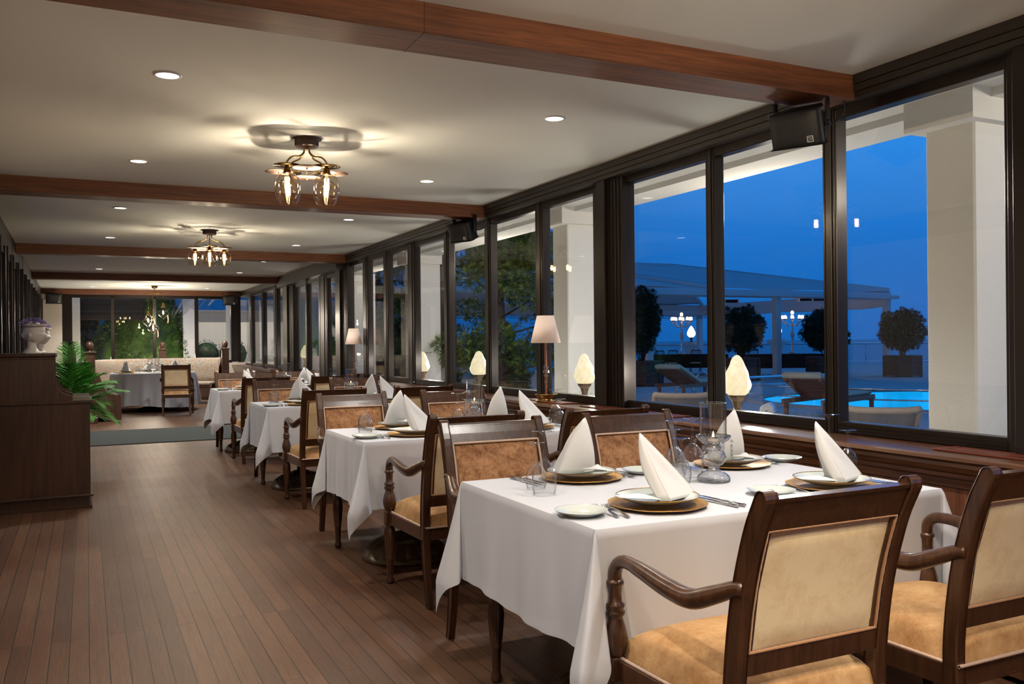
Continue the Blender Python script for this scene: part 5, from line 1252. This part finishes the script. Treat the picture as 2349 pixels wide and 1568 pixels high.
conifer('cypress_bush', (6.45, 13.6, 0), 1.55, .55, 3, 0, 'dense bushy cypress under the tall conifer beside the big sill lamp', m_leaf, 5000, .09, .1)
conifer('cypress_bush', (5.75, 14.9, 0), 1.45, .5, 4, 0, 'low bright bushy cypress left of the tall conifer trunk', m_leaf, 4000, .09, .1)
conifer('cypress_bush', (6.9, 20.5, 0), 1.8, .9, 8, 0, 'broad dark cypress bush behind the farther conifer', m_leafd, 3500, .12, .1)
conifer('broadleaf_tree', (5.7, 24.3, 0), 2.35, .75, 6, 0, 'rounded green tree seen through the glass door panes', m_hedge, 3500, .13, .5)
# ---- beyond the end windows
conifer('cypress_hedge', (1.35, 24.6, 0), 4.2, 1.45, 7, 0, 'big dense green cypress filling the end window behind the lantern cluster', m_hedge, 24000, .085, 0)
conifer('cypress_hedge', (-.05, 27.5, 0), 2.2, 1.3, 9, 0, 'lower dark trees in the leftmost pane of the end window', m_leafd, 6000, .12, 0)
mb = MB().box(1.5, 9.5, 29.8, 30.2, 0, 2.05).obj('garden_wall', m_stucco); struct(mb)
mb = MB().box(1.4, 9.6, 29.7, 30.3, 2.05, 2.12).box(1.4, 9.6, 29.75, 30.25, 2.12, 2.36).box(1.3, 9.7, 29.6, 30.4, 2.36, 2.42).obj('wall_coping', plain('grey_coping', rgb(120, 122, 130), .8)); struct(mb)
for (x, y, q, l) in ((2.68, 28.6, .33, 'small clipped round bush left of the booth post'), (3.35, 28.6, .42, 'middle clipped round bush directly behind the booth post'), (4.15, 28.6, .46, 'clipped round bush right of the booth post by the white wall')):
    rnd = random.Random(int(x * 10)); mb = MB().ell((0, 0, 1.0), (q * .9, q * .9, q * .9), 16, 10); tufts(mb, rnd, (0, 0, 1.0), (q, q, q), 500, .05)
    r = root('round_bush', (x, y, 0), 0, l, 'bush', 'clipped round bushes'); mb.obj('foliage', m_leafd, r); MB().tube([(0, 0, 0), (0, 0, .8)], .04, 6).obj('stem', m_bark, r)
struct(MB().box(2.25, 2.62, 24.0, 24.3, 0, 2.9).obj('pillar_blue_white', m_whitepaint)); struct(MB().box(3.35, 3.62, 24.0, 24.3, 0, 2.9).obj('pillar_cream', m_stucco)); struct(MB().box(-.40, -.12, 22.6, 22.9, 0, 2.9).obj('pillar_end', m_stucco))
tag(MB().box(-.35, 1.3, 23.3, 23.36, 1.92, 2.8).box(-.35, 1.3, 23.28, 23.38, 2.02, 2.06).box(-.35, 1.3, 23.28, 23.38, 2.2, 2.27).obj('rolled_awning', m_black), 'dark rolled awning hanging outside the leftmost end window pane', 'awning')
r = root('plastic_awning', (0, 0, 0), 0, 'crumpled clear plastic awning outside the upper end window', 'awning')
MB().grid(lambda u, v: (1.95 + 1.5 * u, 23.8 + .12 * math.sin(u * 23 + v * 5), 2.75 - (.75 - .6 * u) * v + .05 * math.sin(u * 31 + v * 11)), 40, 14).obj('sheet', m_clearplastic, r)
# bare fill lights added to brighten the white wall and hedge past the end windows
for (x, y, e_) in ((3.0, 27.6, 90), (6.0, 27.4, 90), (2.0, 22.9, 40), (.4, 22.5, 40)):
    q = bpy.data.lights.new('garden_fill', 'POINT'); q.energy = e_; q.color = (1, .86, .68); q.shadow_soft_size = .15
    lo = bpy.data.objects.new('garden_fill', q); col.objects.link(lo); lo.location = (x, y, 2.3 if e_ > 60 else .9)
for (x, y) in ((5.0, 1.6), (4.9, 5.2), (4.9, 9.4), (4.9, 14.0)):  # bare fill added outside the windows to brighten loungers, trees and pillars
    q = bpy.data.lights.new('facade_fill', 'POINT'); q.energy = 55; q.color = (1, .88, .70); q.shadow_soft_size = .12
    lo = bpy.data.objects.new('facade_fill', q); col.objects.link(lo); lo.location = (x, y, 2.35)
